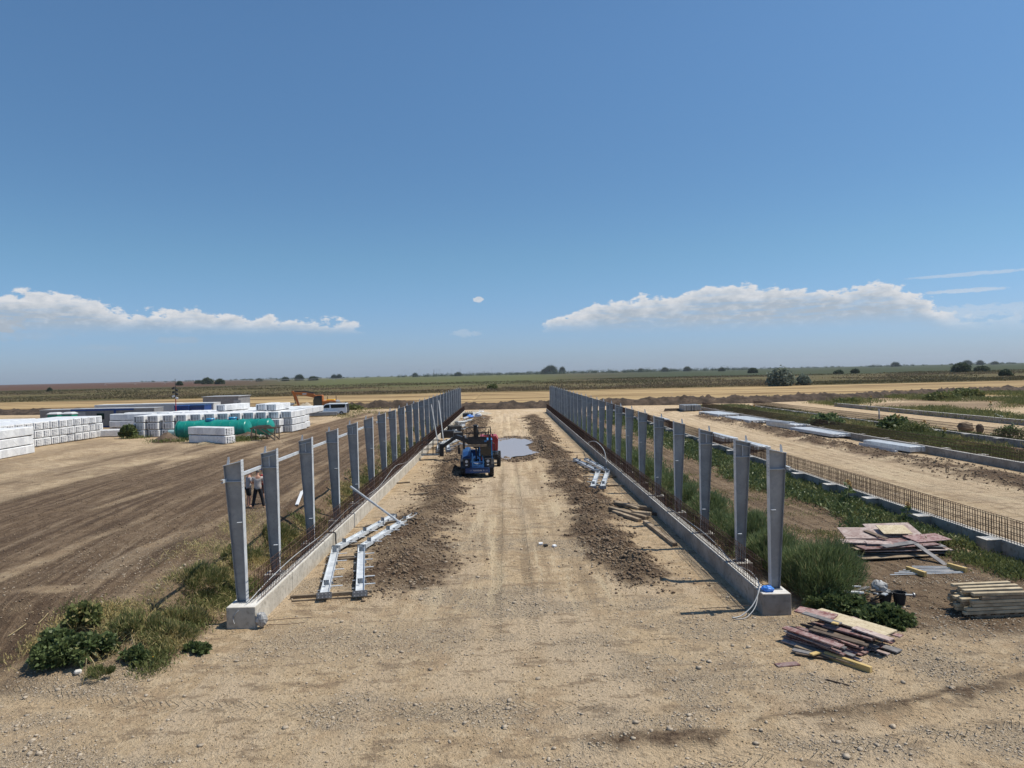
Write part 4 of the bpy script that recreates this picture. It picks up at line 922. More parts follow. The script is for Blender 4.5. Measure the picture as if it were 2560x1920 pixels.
# fork carriage with a high load guard
z0 = 2.12; b = MB(); yq = -.1
for x_ in (-.92, .92): b.box((x_, yq, z0 + .62), (.06, .07, 1.35))
b.box((0, yq, z0 + 1.28), (1.9, .06, .05)); b.build('load_guard', M['blackm'], te)
b = MB(); b.box((.02, yq - .02, z0 + .42), (1.30, .05, .50), ch=.01); b.box((.05, yq + .1, z0 + .9), (1.6, .06, .08)); b.build('carriage_plate', M['blackm'], te)
b = MB(); b.box((.0, yq + .05, z0 + .06), (1.30, .10, .15), ch=.01); b.build('carriage_rail', M['wood'], te)
b = MB(); b.tube([(-.05, .2, z0 + .2), (-.05, .1, z0 + 1.0), (-.08, .0, z0 + 1.45)], [.16, .17, .13], 14); b.build('tilt_cylinder', M['blackm'], te)
for k in range(4):
    b = MB(); x_ = -.55 + k * .42; b.tube([(x_, .12, z0 + .65), (x_ + .08, -.05, z0 + .95), (x_ + .22, .02, z0 + 1.1), (x_ + .3, .16, z0 + .8)], .022, 5); b.build('hydraulic_hose', M['black'], te)
for x_ in (-.84, -.7, .62, .8):
    b = MB(); b.box((x_, yq - .02, z0 + .75), (.04, .04, .85)); b.build('guard_bar', M['blackm'], te)
for x_ in (-.86, .84):
    b = MB(); b.box((x_, yq - .03, z0 + .3), (.13, .06, .9), ch=.01); b.build('fork_shank', M['blackm'], te)
b = MB(); b.box((.58, yq - .05, z0 + .36), (.16, .01, .12)); b.build('sticker', M['ltblue'], te)
b = MB(); b.box((-.78, yq - .05, z0 + .72), (.18, .01, .14)); b.build('sticker', M['lamp'], te)
b = MB(); b.box((.32, .1, 1.28), (.07, .05, .2), ch=.01); b.build('reflector', M['red'], te)
b = MB(); b.tube([(-1.0, .5, 1.45), (-1.15, .3, 1.5), (-1.2, .2, 1.7)], .02, 5); b.box((-1.2, .2, 1.85), (.16, .06, .42), ch=.02); b.box((-1.22, .22, 2.15), (.1, .06, .12)); b.build('mirror', M['black'], te)
b = MB(); b.tube([(1.05, .9, 2.3), (1.18, .8, 2.2), (1.22, .85, 1.5), (1.15, .9, 1.1)], .03, 6); b.build('grab_handle', M['blackm'], te)
b = MB()
for k in range(9): b.tube([(rng.uniform(-.2, .25), rng.uniform(.0, .2), .92), (rng.uniform(-.25, .3), rng.uniform(-.02, .15), 1.0), (rng.uniform(-.2, .25), rng.uniform(.0, .2), .93)], .018, 5)
b.build('chain_pile', M['cable'], te)

# ------------------------------------------------------------------ articulated lift behind it
li = T('lifting_platform', 'red and black articulated boom lift parked behind the telehandler, its cage resting by the wall', 'boom lift', (-1.38, 53.6, 0), 0)
b = MB(); b.loft([[(x_, y_, z_) for x_, z_ in ((-.72, 1.15), (.72, 1.15), (.75, 2.0), (.6, 2.26), (-.6, 2.26), (-.75, 2.0))] for y_ in (0, .15, 1.6, 1.9)]); b.build('hood', M['red'], li)
b = MB(); b.box((0, .9, .72), (1.5, 2.4, .45), ch=.05); b.build('chassis', M['blackm'], li)
b = MB(); b.box((-.1, .8, 2.3), (.5, .3, .06)); b.tube([(.35, .3, 2.25), (.35, .3, 2.42)], .05, 8); b.build('hood_fitting', M['blackm'], li)
for s in (-1, 1):
    for yy in (.1, 1.9): wheel(li, (s * .78, yy, .45), .45, .3, hub='red')
b = MB(); b.bar((-.7, 1.2, 1.5), (-2.6, 3.2, 2.0), .28, .34, ch=.02); b.bar((-2.6, 3.2, 2.0), (-3.9, 4.6, 1.05), .2, .24, ch=.02); b.build('boom', M['blackm'], li)
b = MB(); b.bar((-2.3, 3.0, 1.45), (-3.6, 4.3, .9), .07, .07); b.bar((-1.2, 1.8, 1.3), (-2.4, 3.1, 1.5), .09, .09); b.build('boom_cylinder', M['zinc'], li)
b = MB(); b.box((-3.95, 4.7, .8), (.35, .4, 1.0), ch=.03); b.build('cage_mount', M['blackm'], li)
b = MB()
for z_ in (.45, .85, 1.25, 1.6):
    for a, c_ in (((-5.6, 4.6), (-4.2, 4.6)), ((-5.6, 5.4), (-4.2, 5.4)), ((-5.6, 4.6), (-5.6, 5.4)), ((-4.2, 4.6), (-4.2, 5.4))): b.tube([(a[0], a[1], z_), (c_[0], c_[1], z_)], .022, 5)
for x_ in (-5.6, -5.13, -4.67, -4.2):
    for y_ in (4.6, 5.4): b.tube([(x_, y_, .4), (x_, y_, 1.62)], .022, 5)
b.build('cage_railing', M['blackm'], li)
b = MB(); b.box((-4.9, 5.0, .40), (1.45, .85, .06)); b.build('cage_floor', M['plate'], li)

# ------------------------------------------------------------------ far things inside the first hall
crumple('tarpaulin', (-5.6, 111.5, .3), (.55, .6, .3), 'glove', 'blue tarpaulin heaped on dark boxes at the far end of the wall', 'tarpaulin', 9)
b = MB(); b.box((-6.3, 112.5, .35), (1.0, .9, .7), ch=.03); b.build('machine_box', M['blackm'], label='dark machine box beside the blue tarpaulin at the far end of the wall', category='box')
b = MB(); b.box((-4.4, 113, .35), (1.1, .8, .6), ch=.12); b.tube([(-4.7, 112.6, .7), (-4.1, 112.9, .85)], .1, 8); b.build('generator', M['white'], label='small white and black generator between the blue tarpaulin and the track', category='generator')
b = MB(); b.box((-5.6, 79.0, .3), (1.3, 1.1, .6), Matrix.Rotation(.3, 3, 'Z'), ch=.08); b.build('machine_box', M['blackm'], label='dark compressor standing between the frames beyond the lifting platform', category='compressor')
for i, (px_, py_, sx_, sy_, sz_, mt, nm, l) in enumerate(((1118, 1094, 1.5, 1.2, .8, 'blackm', 'machine_box', 'black machine box behind the cage of the boom lift'), (1136, 1078, 1.6, 1.4, .7, 'black', 'machine_box', 'dark crate between the leaning braces and the far frame'), (1150, 1064, 1.2, 1.0, .6, 'steel', 'steel_crate', 'grey steel crate under the far frame by the wall'), (1170, 1040, 1.4, 1.1, .5, 'blackm', 'machine_box', 'black box beside the tarpaulin, towards the wall'), (1203, 1035, .9, .8, .5, 'plastic', 'white_box', 'small white box at the track side of the tarpaulin'))):
    p = spot(px_, py_); b = MB(); b.box((p.x, p.y, sz_ / 2), (sx_, sy_, sz_), Matrix.Rotation(.3 * i, 3, 'Z'), ch=.06)
    for k in range(4): b.tube([(p.x - sx_ * .4 + k * sx_ * .25, p.y - .2, sz_ * .9), (p.x - sx_ * .3 + k * sx_ * .25, p.y, sz_ + .25), (p.x - sx_ * .2 + k * sx_ * .25, p.y + .3, sz_ * .9)], .03, 5)
    b.build(nm, M[mt], label=l, category='box')
for i, (a, b_) in enumerate((((1128, 1072), (1160, 1063)), ((1145, 1057), (1178, 1050)), ((1158, 1046), (1192, 1036)), ((1163, 1040), (1200, 1028)))):
    A, B = spot(*a, .25), spot(*b_, .3); m = MB(); m.bar(A, B, .28, .2); m.build('steel_channel', M['zinc'], label='pale steel length in the jumble along the far wall, ' + ('the one closest to the lift', 'second from the lift', 'third from the lift', 'farthest from the lift')[i], category='steel channel', group='steel lengths along the far wall')
heap('gravel_heap', 'grey gravel heap at the far end of the hall floor', -5.3, 124, 3.0, 4.0, .75, M['sand'], 71)
for i, (a, z, l, mt) in enumerate((((1352, 1362), .02, 'small white crushed carton on the track', 'white'), ((1364, 1366), .02, 'small black plastic box lying between two white scraps on the track', 'black'), ((1386, 1366), .02, 'white scrap with dark edge on the track, the one towards the wall', 'white'))):
    p = spot(*a); b = MB(); b.box((p.x, p.y, gz(p.x, p.y) + .05), (.16, .12, .07), Matrix.Rotation(.4 * i, 3, 'Z') @ Matrix.Rotation(.2, 3, 'X')); b.build('litter_scrap', M[mt], label=l, category='litter', group='litter scraps on the track')

# ------------------------------------------------------------------ people
def person(label, loc, rz, shirt, trousers, long_legs, hairm, arms, stance=.16, headtilt=.0, cap=None, hgt=1.76, lean=0.0):
    t_ = T('person', label, 'person', loc, rz); k = hgt / 1.78
    def skin(name, verts, edges, rad, m, parent=t_, sub=2, root=0):
        me = bpy.data.meshes.new(name); me.from_pydata([Vector(v) * k for v in verts], edges, []); me.materials.append(M[m]); me.update()
        o = OB(name, me, parent); md = o.modifiers.new('skin', 'SKIN'); sv = me.skin_vertices[0].data
        for i, r_ in enumerate(rad): rr = r_ if isinstance(r_, tuple) else (r_, r_); sv[i].radius = (rr[0] * k, rr[1] * k); sv[i].use_root = i == root
        md.use_smooth_shade = True; s_ = o.modifiers.new('sub', 'SUBSURF'); s_.levels = sub; s_.render_levels = sub; return o
    # faces +y; lean bends the trunk forward
    f = lean
    V = [(0, 0, .95), (0, .01, 1.12), (0, f * .5, 1.30), (0, f * .8, 1.45), (0, f + .02, 1.54), (0, f + .05 + headtilt * .5, 1.63), (0, f + .06 + headtilt, 1.70)]
    Rd = [(.15, .11), (.14, .10), (.17, .11), (.12, .08), (.055, .06), (.075, .09), (.07, .085)]; E = [(0, 1), (1, 2), (2, 3), (3, 4), (4, 5), (5, 6)]
    hands = []
    for s, (el_, wr) in zip((-1, 1), arms):
        i = len(V); V += [(s * .19, f * .8, 1.43), el_, wr]; Rd += [.058, .045, .030]; E += [(3, i), (i, i + 1), (i + 1, i + 2)]
        hands.append((Vector(el_), Vector(wr)))
    for s in (-1, 1):
        i = len(V); st_ = s * stance
        V += [(s * .095, 0, .88), (s * .10 + (st_ - s * .1) * .5, .03, .50), (st_, -.01, .09), (st_ + s * .02, .13, .035)]; Rd += [.088, .058, .04, (.04, .03)]; E += [(0, i), (i, i + 1), (i + 1, i + 2), (i + 2, i + 3)]
    skin('body', V, E, Rd, 'skin')
    # shirt
    Vs = [(0, 0, .84)] + V[1:4] + [(0, f * .9, 1.47)]; Rs = [(.195, .15), (.175, .135), (.19, .13), (.14, .10), (.07, .07)]; Es = [(0, 1), (1, 2), (2, 3), (3, 4)]
    for s, (el_, wr) in zip((-1, 1), arms):
        i = len(Vs); sh = Vector((s * .19, f * .8, 1.43)); Vs += [tuple(sh), tuple(sh.lerp(Vector(el_), .75))]; Rs += [.075, .072]; Es += [(3, i), (i, i + 1)]
    skin('shirt', Vs, Es, Rs, shirt)
    Vt = [(0, 0, 1.05)]; Rt = [(.16, .12)]; Et = []
    for s in (-1, 1):
        i = len(Vt); st_ = s * stance; kn = Vector((s * .10 + (st_ - s * .1) * .5, .03, .50)); an = Vector((st_, -.01, .09)); hp = Vector((s * .095, 0, .86))
        if long_legs: Vt += [tuple(hp), tuple(kn), tuple(an)]; Rt += [.108, .085, .07]; Et += [(0, i), (i, i + 1), (i + 1, i + 2)]
        else: Vt += [tuple(hp), tuple(kn + Vector((0, 0, .04)))]; Rt += [.112, .092]; Et += [(0, i), (i, i + 1)]
    skin('trousers', Vt, Et, Rt, trousers)
    hd = Vector((0, f + .06 + headtilt, 1.70))
    b = MB()
    for j in range(6):
        pass
    rings = [[(hd.x + .088 * math.cos(a) * math.cos(e), hd.y - .012 + .10 * math.sin(a) * math.cos(e), hd.z + .012 + .10 * math.sin(e)) for a in [2 * math.pi * q / 14 for q in range(14)]] for e in (-.25, .1, .5, .9, 1.3, 1.55)]
    b.loft(rings); b.xf(Matrix.Scale(k, 4)); b.build('cap' if cap else 'hair', M[cap or hairm], t_, smooth=True)
    if cap:
        b = MB(); b.loft([[(hd.x + q * math.cos(a), hd.y + q * 1.05 * math.sin(a), hd.z + z_) for a in [2 * math.pi * i / 14 for i in range(14)]] for q, z_ in ((.09, .02), (.15, .0), (.15, -.008), (.09, .005))], close=True, cap=False); b.xf(Matrix.Scale(k, 4)); b.build('brim', M[cap], t_)
    b = MB(); b.box((hd.x, hd.y + .105, hd.z - .045), (.022, .03, .04), ch=.005)
    for s in (-1, 1): b.box((s * .082, hd.y + .0, hd.z - .04), (.018, .035, .055), ch=.005)
    b.xf(Matrix.Scale(k, 4)); b.build('face_features', M['skin'], t_)
    b = MB()
    for s in (-1, 1): b.box((s * .032, hd.y + .092, hd.z - .015), (.022, .01, .01))
    b.box((0, hd.y + .095, hd.z - .085), (.045, .01, .008)); b.xf(Matrix.Scale(k, 4)); b.build('eyes_and_mouth', M['black'], t_)
    for (el_, wr), s in zip(hands, (-1, 1)):
        d = (wr - el_).normalized(); sd_ = d.cross(Vector((0, 0, 1))); sd_ = sd_.normalized() if sd_.length > .1 else Vector((1, 0, 0)); nrm = sd_.cross(d)
        b = MB(); b.tube([wr, wr + d * .04, wr + d * .085], [.026, .036, .034], 8)
        for q in range(4):
            o_ = wr + d * .08 + sd_ * (q - 1.5) * .018; L_ = (.062, .075, .072, .055)[q]
            b.tube([o_, o_ + d * L_ * .5 - nrm * .006, o_ + d * L_ - nrm * .028], [.009, .0085, .006], 5)
        o_ = wr + d * .035 + sd_ * s * .03; b.tube([o_, o_ + d * .03 + sd_ * s * .022, o_ + d * .06 + sd_ * s * .02], [.011, .010, .007], 5)
        b.xf(Matrix.Scale(k, 4)); b.build('hand', M['skin'], t_)
    for s in (-1, 1):
        b = MB(); st_ = s * stance; b.loft([[(st_ + s * .01 + u * w_, y_, z_ + .0) for u, z_ in ((-1, .0), (1, .0), (1, h_ * .6), (.5, h_), (-.5, h_), (-1, h_ * .6))] for y_, w_, h_ in ((-.09, .035, .09), (.0, .045, .10), (.1, .048, .07), (.17, .035, .045))]); b.xf(Matrix.Scale(k, 4)); b.build('shoe', M['shoe'], t_)
    return t_
def on(x, y, dz=0.0):
    z = 0.0
    for _ in range(12):
        p = spot(x, y, z + dz); z = gz(p.x, p.y)
    return Vector((p.x, p.y, z))
pa, pb, pc = on(622, 1268), on(646, 1271.5), on(663, 1261)

person('person in light grey polo shirt and black shorts, head bent, arms folded in front', pa, -.9, 'clothlg', 'clothbk', False, 'hair', [((-.27, .06, 1.18), (-.06, .27, 1.14)), ((.27, .06, 1.18), (.08, .27, 1.12))], .12, .05, hgt=1.76, lean=.05)
person('person seen from behind in beige shirt and black trousers, feet wide apart', pb, .12, 'clothbg', 'clothbk', True, 'hair', [((-.26, .10, 1.20), (-.08, .28, 1.15)), ((.30, .08, 1.18), (.12, .27, 1.16))], .25, .03, hgt=1.82)
person('person in red shirt, brown shorts and blue sun hat, half hidden by the second column', pc, 1.2, 'clothrd', 'clothbr', False, 'hair', [((-.26, .02, 1.17), (-.22, .12, .93)), ((.26, .02, 1.17), (.22, .12, .93))], .13, .03, cap='clothbl', hgt=1.80)
pw = on(700, 1046); person('distant person in dark clothes standing behind the white packs, beside the blue barrel', (pw.x, pw.y, gz(pw.x, pw.y)), .4, 'clothbk', 'clothbk', True, 'hair', [((-.26, .02, 1.17), (-.2, .12, .93)), ((.26, .02, 1.17), (.2, .12, .93))], .13, .03)

# ------------------------------------------------------------------ wrapped panel packs
PL, PW, PH = 5.0, 1.17, .80
def pack_meshes():
    out = []
    m = MB(); rnd = .0
    # body along y; slight bulges where film is strapped, four bays
    rings = []
    for i, y in enumerate((0, .03, 1.20, 1.25, 1.30, 2.45, 2.50, 2.55, 3.70, 3.75, 3.80, 4.97, 5.0)):
        q = .03 if y in (0, 5.0) else (.012 if y in (1.25, 2.5, 3.75) else 0); c = .045
        w, h0, h1 = PW / 2 - q, .08 + q, PH - q
        rings.append([(-w + c, y, h0), (w - c, y, h0), (w, y, h0 + c), (w, y, h1 - c), (w - c, y, h1), (-w + c, y, h1), (-w, y, h1 - c), (-w, y, h0 + c)])
    m.loft(rings); out.append(('wrapped_body', m.mesh('wrapped_body', M['wrap'])))
    m = MB()
    for y in (.45, 1.85, 3.15, 4.55):
        m.box((0, y, .04), (PW - .1, .28, .08))
    out.append(('foam_foot_row', m.mesh('foam_foot_row', M['foam'])))
    m = MB()
    for y in (0, 5.0):
        s = -1 if y == 0 else 1; yy = y + s * .003
        for k in range(4):
            z = .62 - k * .145; sx = -s
            def Q(a, b_, c_, d_): m.add([(sx * -a, yy, z + b_), (sx * -c_, yy, z + b_), (sx * -(c_ + .03), yy, z + d_), (sx * -(a + .03), yy, z + d_)], [(0, 1, 2, 3)])
            for a, c_ in ((.46, .27),): Q(a, -.055, c_, .055)
            Q(.20, -.026, -.10, .026); Q(-.18, -.03, -.34, .03)
    out.append(('printed_mark', m.mesh('printed_mark', M['ink'])))
    m = MB()
    for s in (-1, 1):
        for y0 in (.25, 2.75):
            for k in range(9): m.box((s * (PW / 2 - .004), y0 + .2 + k * .09, .44), (.012, .035, .58))
    out.append(('panel_edge', m.mesh('panel_edge', M['wrapgap'])))
    m = MB()
    for s in (-1, 1):
        for y0, d in ((.7, .5), (2.1, .45), (4.0, -.5)):
            m = MB(); m.prism([(y0, .60), (y0 + .16, .72), (y0 + .16 + d, .34), (y0 + d, .22)], s * (PW / 2 + .003), s * (PW / 2 + .006), axis=0)
            out.append(('tape_strip', m.mesh('tape_strip', M['wrap'])))
    return out
PKM = pack_meshes(); PKG = 'white film wrapped panel packs in the yard'
def pack(x, y, rz, tier, label, tape=False, z=None):
    t_ = T('panel_pack', label, 'panel pack', (x, y, (.80 if z is None else z) + tier * PH), rz + rng.uniform(-.015, .015), PKG)
    for n, me in PKM:
        if n == 'tape_strip' and not tape: continue
        OB(n, me, t_)
tiers = ['bottom', 'middle', 'top', 'uppermost']
def stack(x, y, rz, n, where, tape=False, lo=0, jit=.07):
    for k in range(lo, n):
        pack(x + rng.uniform(-jit, jit), y + rng.uniform(-jit, jit), rz, k, f'white panel pack, {tiers[k]} tier, {where}'[:400], tape)
# stack by the frame edge, long sides to the building
stack(-41.9, 58.0, .07, 3, 'taped stack at the picture edge', True)
stack(-43.2, 57.0, .07, 3, 'stack cut by the picture edge', True)
# row of ends facing the building, packs run away to the west
for i in range(13):
    stack(-45.7 + .03 * i, 64.6 + i * 1.25, math.pi / 2, 3, f'{ordn[i]} stack from the taped one in the long row')
for i in range(9):
    stack(-50.9, 66.5 + i * 1.3, math.pi / 2, 3, f'{ordn[i]} stack of the second row behind the long row', lo=2)
for i in range(7):
    stack(-56.4, 68.5 + i * 1.3, math.pi / 2, 3, f'{ordn[i]} stack of the third row behind the long row', lo=2)
pack(-41.9, 80.2, math.pi / 2 - .03, 0, 'white taped panel pack lying alone in front of the two-tier stack by the dark bush', True)
stack(-41.2, 83.6, math.pi / 2 - .03, 3, 'stack behind the single taped pack', True)
stack(-41.0, 86.6, math.pi / 2 - .03, 3, 'second stack behind the single taped pack', True, lo=2)
# ends facing the camera behind the green tanks
x = -40.0
for i in range(12):
    gap = 1.43 if i < 4 else 1.35
    stack(x, 77.6 + .28 * i, -.04, 3, f'{ordn[i]} stack from the dark bush, behind the green tanks', lo=0 if i < 4 or i > 9 else 1)
    stack(x - .3, 84.2 + .2 * i, -.04, 3, f'{ordn[i]} stack of the second row past the green tanks', lo=2)
    if 2 < i: stack(x - .3, 90.4, -.04, 3, f'{ordn[i]} stack of the third row past the green tanks', lo=2)
    x += gap
pack(-33.6, 84.0, -.25, 3, 'single white panel pack tilted on top of the tiers before the grey site office')
pack(-27.0, 82.0, -.02, 3, 'white panel pack on top, front one of the pair above the green tank')
pack(-28.6, 83.2, -.02, 3, 'white panel pack on top, rear one of the pair above the green tank')
stack(-25.2, 83.5, -.05, 3, 'outer stack beside the blue barrel')
stack(-25.9, 79.6, -.13, 2, 'low stack at the end next to the wooden trestle')
a, b_ = on(487, 1107), on(581, 1110.5)
stack(b_.x - .35, b_.y + .45, math.atan2(b_.y - a.y, b_.x - a.x) + math.pi / 2, 2, 'two-tier stack lying broadside before the green tanks', True)

# ------------------------------------------------------------------ tanks
def tank(label, c, L, r, rz):
    t_ = T('septic_tank', label, 'tank', c, rz, 'green ribbed tanks in the yard')
    m = MB(); rings = []; n = 28
    prof = [(-L / 2 - .42, r * .12), (-L / 2 - .36, r * .45), (-L / 2 - .22, r * .76), (-L / 2, r * .97)]
    k = int(L / .22)
    for i in range(k + 1): prof.append((-L / 2 + L * i / k, r * (1.0 + (.018 if (i % 4 == 0) else 0))))
    prof += [(L / 2, r * .97), (L / 2 + .22, r * .76), (L / 2 + .36, r * .45), (L / 2 + .42, r * .12)]
    m.loft([[(u, v * math.cos(2 * math.pi * j / n), r + v * math.sin(2 * math.pi * j / n)) for j in range(n)] for u, v in prof]); m.build('shell', M['tank'], t_, smooth=True)
    for u in [-L / 2 + .9 * q for q in range(int(L / .9) + 1)]:
        m = MB(); pts = [(u, r * 1.035 * math.cos(2 * math.pi * j / 24), r + r * 1.035 * math.sin(2 * math.pi * j / 24)) for j in range(25)]; m.tube(pts, .028, 5); m.build('hoop', M['tank'], t_)
    m = MB(); m.tube([(-.3, 0, 2 * r - .06), (-.3, 0, 2 * r + .16)], .42, 20); m.tube([(-.3, 0, 2 * r + .16), (-.3, 0, 2 * r + .24)], [.47, .40], 20); m.build('manhole_lid', M['tankblue'], t_)
    m = MB(); m.tube([(L * .36, -.1, 2 * r), (L * .36, -.1, 2 * r + .12)], .09, 10); m.build('vent_stub', M['black'], t_)
    m = MB(); m.prism([(L * .3, .9), (L * .3 + .26, .9), (L * .3 + .13, .62)], -r * 1.0 - .035, -r * .99 - .02); m.build('sticker', M['plastic'], t_)
    m = MB(); letters(m, '9', L / 2 - .3, .8, -r * .93, .3); m.build('painted_number', M['plastic'], t_)
    return t_
tank('long ribbed green tank with a blue lid, the one just behind the low broadside packs', (-30.5, 74.3, .80), 7.0, .96, .03)
tank('long ribbed green tank behind its twin, its rounded end showing past it', (-29.0, 76.4, .80), 7.4, .94, .03)
for i, (x, y, rx, ry, h, l) in enumerate(((-34.2, 72.0, 1.6, 1.5, 1.1, 'heap of dark soil at the end of the green tank by the film roll'), (-26.5, 72.8, 2.4, 1.4, .8, 'heap of dark soil under the rounded end of the green tank'))):
    heap('soil_heap', l, x, y, rx, ry, h, M['soil'], 80 + i, .8)
heap('sand_heap', 'pale sand heap between the steel bundles and the digger', -33.8, 121, 3.6, 3, 2.0, M['sand'], 84, .8)
heap('sand_heap', 'low pale sand heap behind the panel packs near the blue barrel', -41.5, 122, 4.5, 3, 1.7, M['sand'], 86, .8)
# film roll, debris, trestle, planks
p = on(450, 1095); m = MB(); m.tube([(p.x - 1.15, p.y, p.z + .55), (p.x + 1.15, p.y + .1, p.z + .55)], .36, 18); m.build('film_roll', M['roll'], label='pale teal film roll lying on a low pallet beside the green tank', category='film roll')
m = MB()
for k in range(4): m.box((p.x, p.y - .35 + k * .24, p.z + .14), (2.4, .12, .05))
for k in (-1, 0, 1): m.box((p.x + k * 1.0, p.y, p.z + .06), (.12, .9, .11))
m.build('pallet', M['wooddk'], label='low wooden pallet under the pale teal film roll', category='pallet')
tr = on(664, 1101); t_ = T('trestle', 'wooden trestle with diagonal brace beside the low stack of packs', 'trestle', tr, -.1)
for sx in (-1.2, 1.2):
    for sy in (-.5, .5): m = MB(); m.bar((sx, sy, 0), (sx, sy, 1.25), .10, .10); m.build('leg', M['wood'], t_)
for sy in (-.5, .5): m = MB(); m.bar((-1.35, sy, 1.25), (1.35, sy, 1.25), .10, .12); m.build('rail', M['wood'], t_); m = MB(); m.bar((-.4, sy - .07, 1.2), (1.2, sy - .07, .1), .04, .12); m.build('brace', M['wood'], t_)
m = MB()
for k in range(4): m.bar((-1.2 + .1 * k, -.4 + .25 * k, 1.36 + .03 * k), (.9 - .2 * k, -.4 + .25 * k, 1.34 + .05 * k), .18, .05)
m.build('loose_board', M['wooddk'], t_)
dz = on(620, 1098)
for k in range(26):
    x, y = dz.x + rng.uniform(-2.6, 2.4), dz.y + rng.uniform(-.7, .7); m = MB(); r_ = Euler((rng.uniform(-.4, .4), rng.uniform(-.5, .5), rng.uniform(0, 3))).to_matrix()
    s_ = (rng.uniform(.3, 1.1), rng.uniform(.1, .35), rng.uniform(.04, .2)); m.box((x, y, .86 + rng.uniform(0, .4)), s_, r_)
    mt = rng.choice(['wood', 'woodlt', 'bag', 'plastic', 'wooddk', 'conc', 'bag'])
    nm = {'wood': 'broken_board', 'woodlt': 'broken_board', 'wooddk': 'broken_board', 'bag': 'film_scrap', 'plastic': 'film_scrap', 'conc': 'concrete_lump'}[mt]
    m.build(nm, M[mt], label={'broken_board': 'broken piece of board in the rubbish heap beside the trestle', 'film_scrap': 'pale film scrap in the rubbish heap beside the trestle', 'concrete_lump': 'grey lump in the rubbish heap beside the trestle'}[nm], category='rubbish', group={'broken_board': 'boards in the rubbish heap', 'film_scrap': 'film scraps in the rubbish heap', 'concrete_lump': 'lumps in the rubbish heap'}[nm])
for k in range(7):
    a, b_ = on(490 + k * 3, 1114 - k * .8), on(562 + k * 2 - (k % 3) * 12, 1109 - k * 1.2); u = Vector((0, 0, .06 + .05 * (k % 3)))
    m = MB(); m.bar(a + u, b_ + u, .14, .05); m.build('plank', M['woodlt'], label=f'fresh plank along the low broadside packs, {ordn[k]} counted from the ground side', category='plank', group='fresh planks before the broadside packs')
# ------------------------------------------------------------------ steel bundles of the yard
def bundle(label, a, b_, w, h, nx_, nz_, mtl='zinc', z0=None, cat='steel bundle', gapz=.01, grp=None, caps=True, part='steel_profile'):
    A, B = Vector(a), Vector(b_); z = gz(A.x, A.y) if z0 is None else z0; d = (B - A); L = d.length; t_ = T('steel_bundle', label, cat, (A.x, A.y, z), math.atan2(d.y, d.x) - math.pi / 2, grp)
    for k in range(2): m = MB(); m.box((0, L * (.18 + .62 * k), .06), (w + .3, .12, .11)); m.build('bearer', M['wooddk'], t_)
    pw, ph = w / nx_, h / nz_; m = MB(); m.box((0, 0, 0), (pw * .80, L, ph - gapz), ch=min(pw, ph) * .06)
    me = m.mesh(part, M[mtl])
    for i in range(nx_):
        for j in range(nz_):
            o = OB(part, me, t_); o.location = (-w / 2 + pw * (i + .5) + rng.uniform(-.02, .02), L / 2 + rng.uniform(-.16, .16), .12 + ph * (j + .5)); o.rotation_euler = (0, 0, rng.uniform(-.006, .006))
    return t_
gb = 'galvanised steel bundles stored in the second hall'
t1 = bundle('neat bundle of broad galvanised channels beside the wall, the one closest to the camera', (31.9, 54.8), (31.3, 60.8), 1.35, .42, 6, 1, grp=gb)
m = MB(); m.bar((30.4, 55.0, .22), (30.2, 60.2, .25), .28, .10); m.bar((30.28, 55.0, .32), (30.08, 60.2, .35), .03, .2); m.build('steel_channel', M['zinc'], label='single galvanised channel lying beside the neat bundle of broad channels', category='steel channel')
bundle('untidy bundle of narrow galvanised purlins behind the neat channel bundle', (32.2, 67.3), (31.6, 76.0), 2.2, .30, 8, 2, grp=gb)
bundle('galvanised channel bundle with loose pieces on top, third from the camera along the wall', (32.6, 77.5), (32.0, 84.5), 1.9, .55, 6, 1, grp=gb)
m = MB(); m.bar((31.4, 77.0, .95), (31.0, 82.5, .78), .2, .14); m.bar((31.0, 77.4, .85), (30.5, 82.8, .75), .2, .14); m.build('steel_channel', M['zinc'], label='pair of loose channels lying on the third bundle along the wall', category='steel channel')
bundle('flat galvanised purlin bundle with pale fittings, fourth along the wall', (31.5, 87.3), (31.0, 95.5), 3.0, .34, 9, 2, grp=gb)
bundle('flat galvanised purlin bundle, fifth along the wall, beyond the one with fittings', (30.9, 98.0), (30.4, 106), 3.0, .40, 9, 2, grp=gb)
bundle('bluish bundle of short profiles, the farthest one along the wall', (30.4, 115.0), (30.4, 118.5), 2.9, .9, 7, 1, 'steel', grp=gb)
m = MB(); 
for k in range(5): m.bar((26.2 + .2 * k, 117 + .6 * k, .2 + .12 * (k % 3)), (29 + .1 * k, 118 + .5 * k, .2 + .1 * (k % 3)), .22, .14)
m.build('timber_pile', M['wooddk'], label='dark timbers lying beside the bluish bundle in the second hall', category='timber pile')
bundle('bundle of galvanised I-beams beside the rebar fence of the second hall', (20.3, 64), (20.0, 70.5), 1.6, .34, 5, 1, grp=gb)
bundle('smaller bundle of I-beams beside the rebar fence, nearer the end column', (20.5, 56.5), (20.3, 61.5), 1.3, .30, 4, 1, grp=gb)
bundle('small flat bundle beside the rebar fence, farther from the end column', (20.3, 90), (20.2, 95), 1.2, .3, 4, 1, grp=gb)
bundle('tall stack of grey steel trays behind the blue barrel', (-37.3, 115), (-34.6, 115.2), 3.0, 2.0, 6, 5, 'steel', .8, gapz=.12)
t5 = bundle('low spread of galvanised profiles lying in front of the white van', (-33.6, 112.8), (-26.8, 113.4), 2.6, .55, 8, 2, 'steel', .8)
bundle('upper layer of galvanised profiles behind the low spread by the van', (-32.6, 115.2), (-27.8, 115.6), 1.6, 1.0, 5, 3, 'steel', .8)
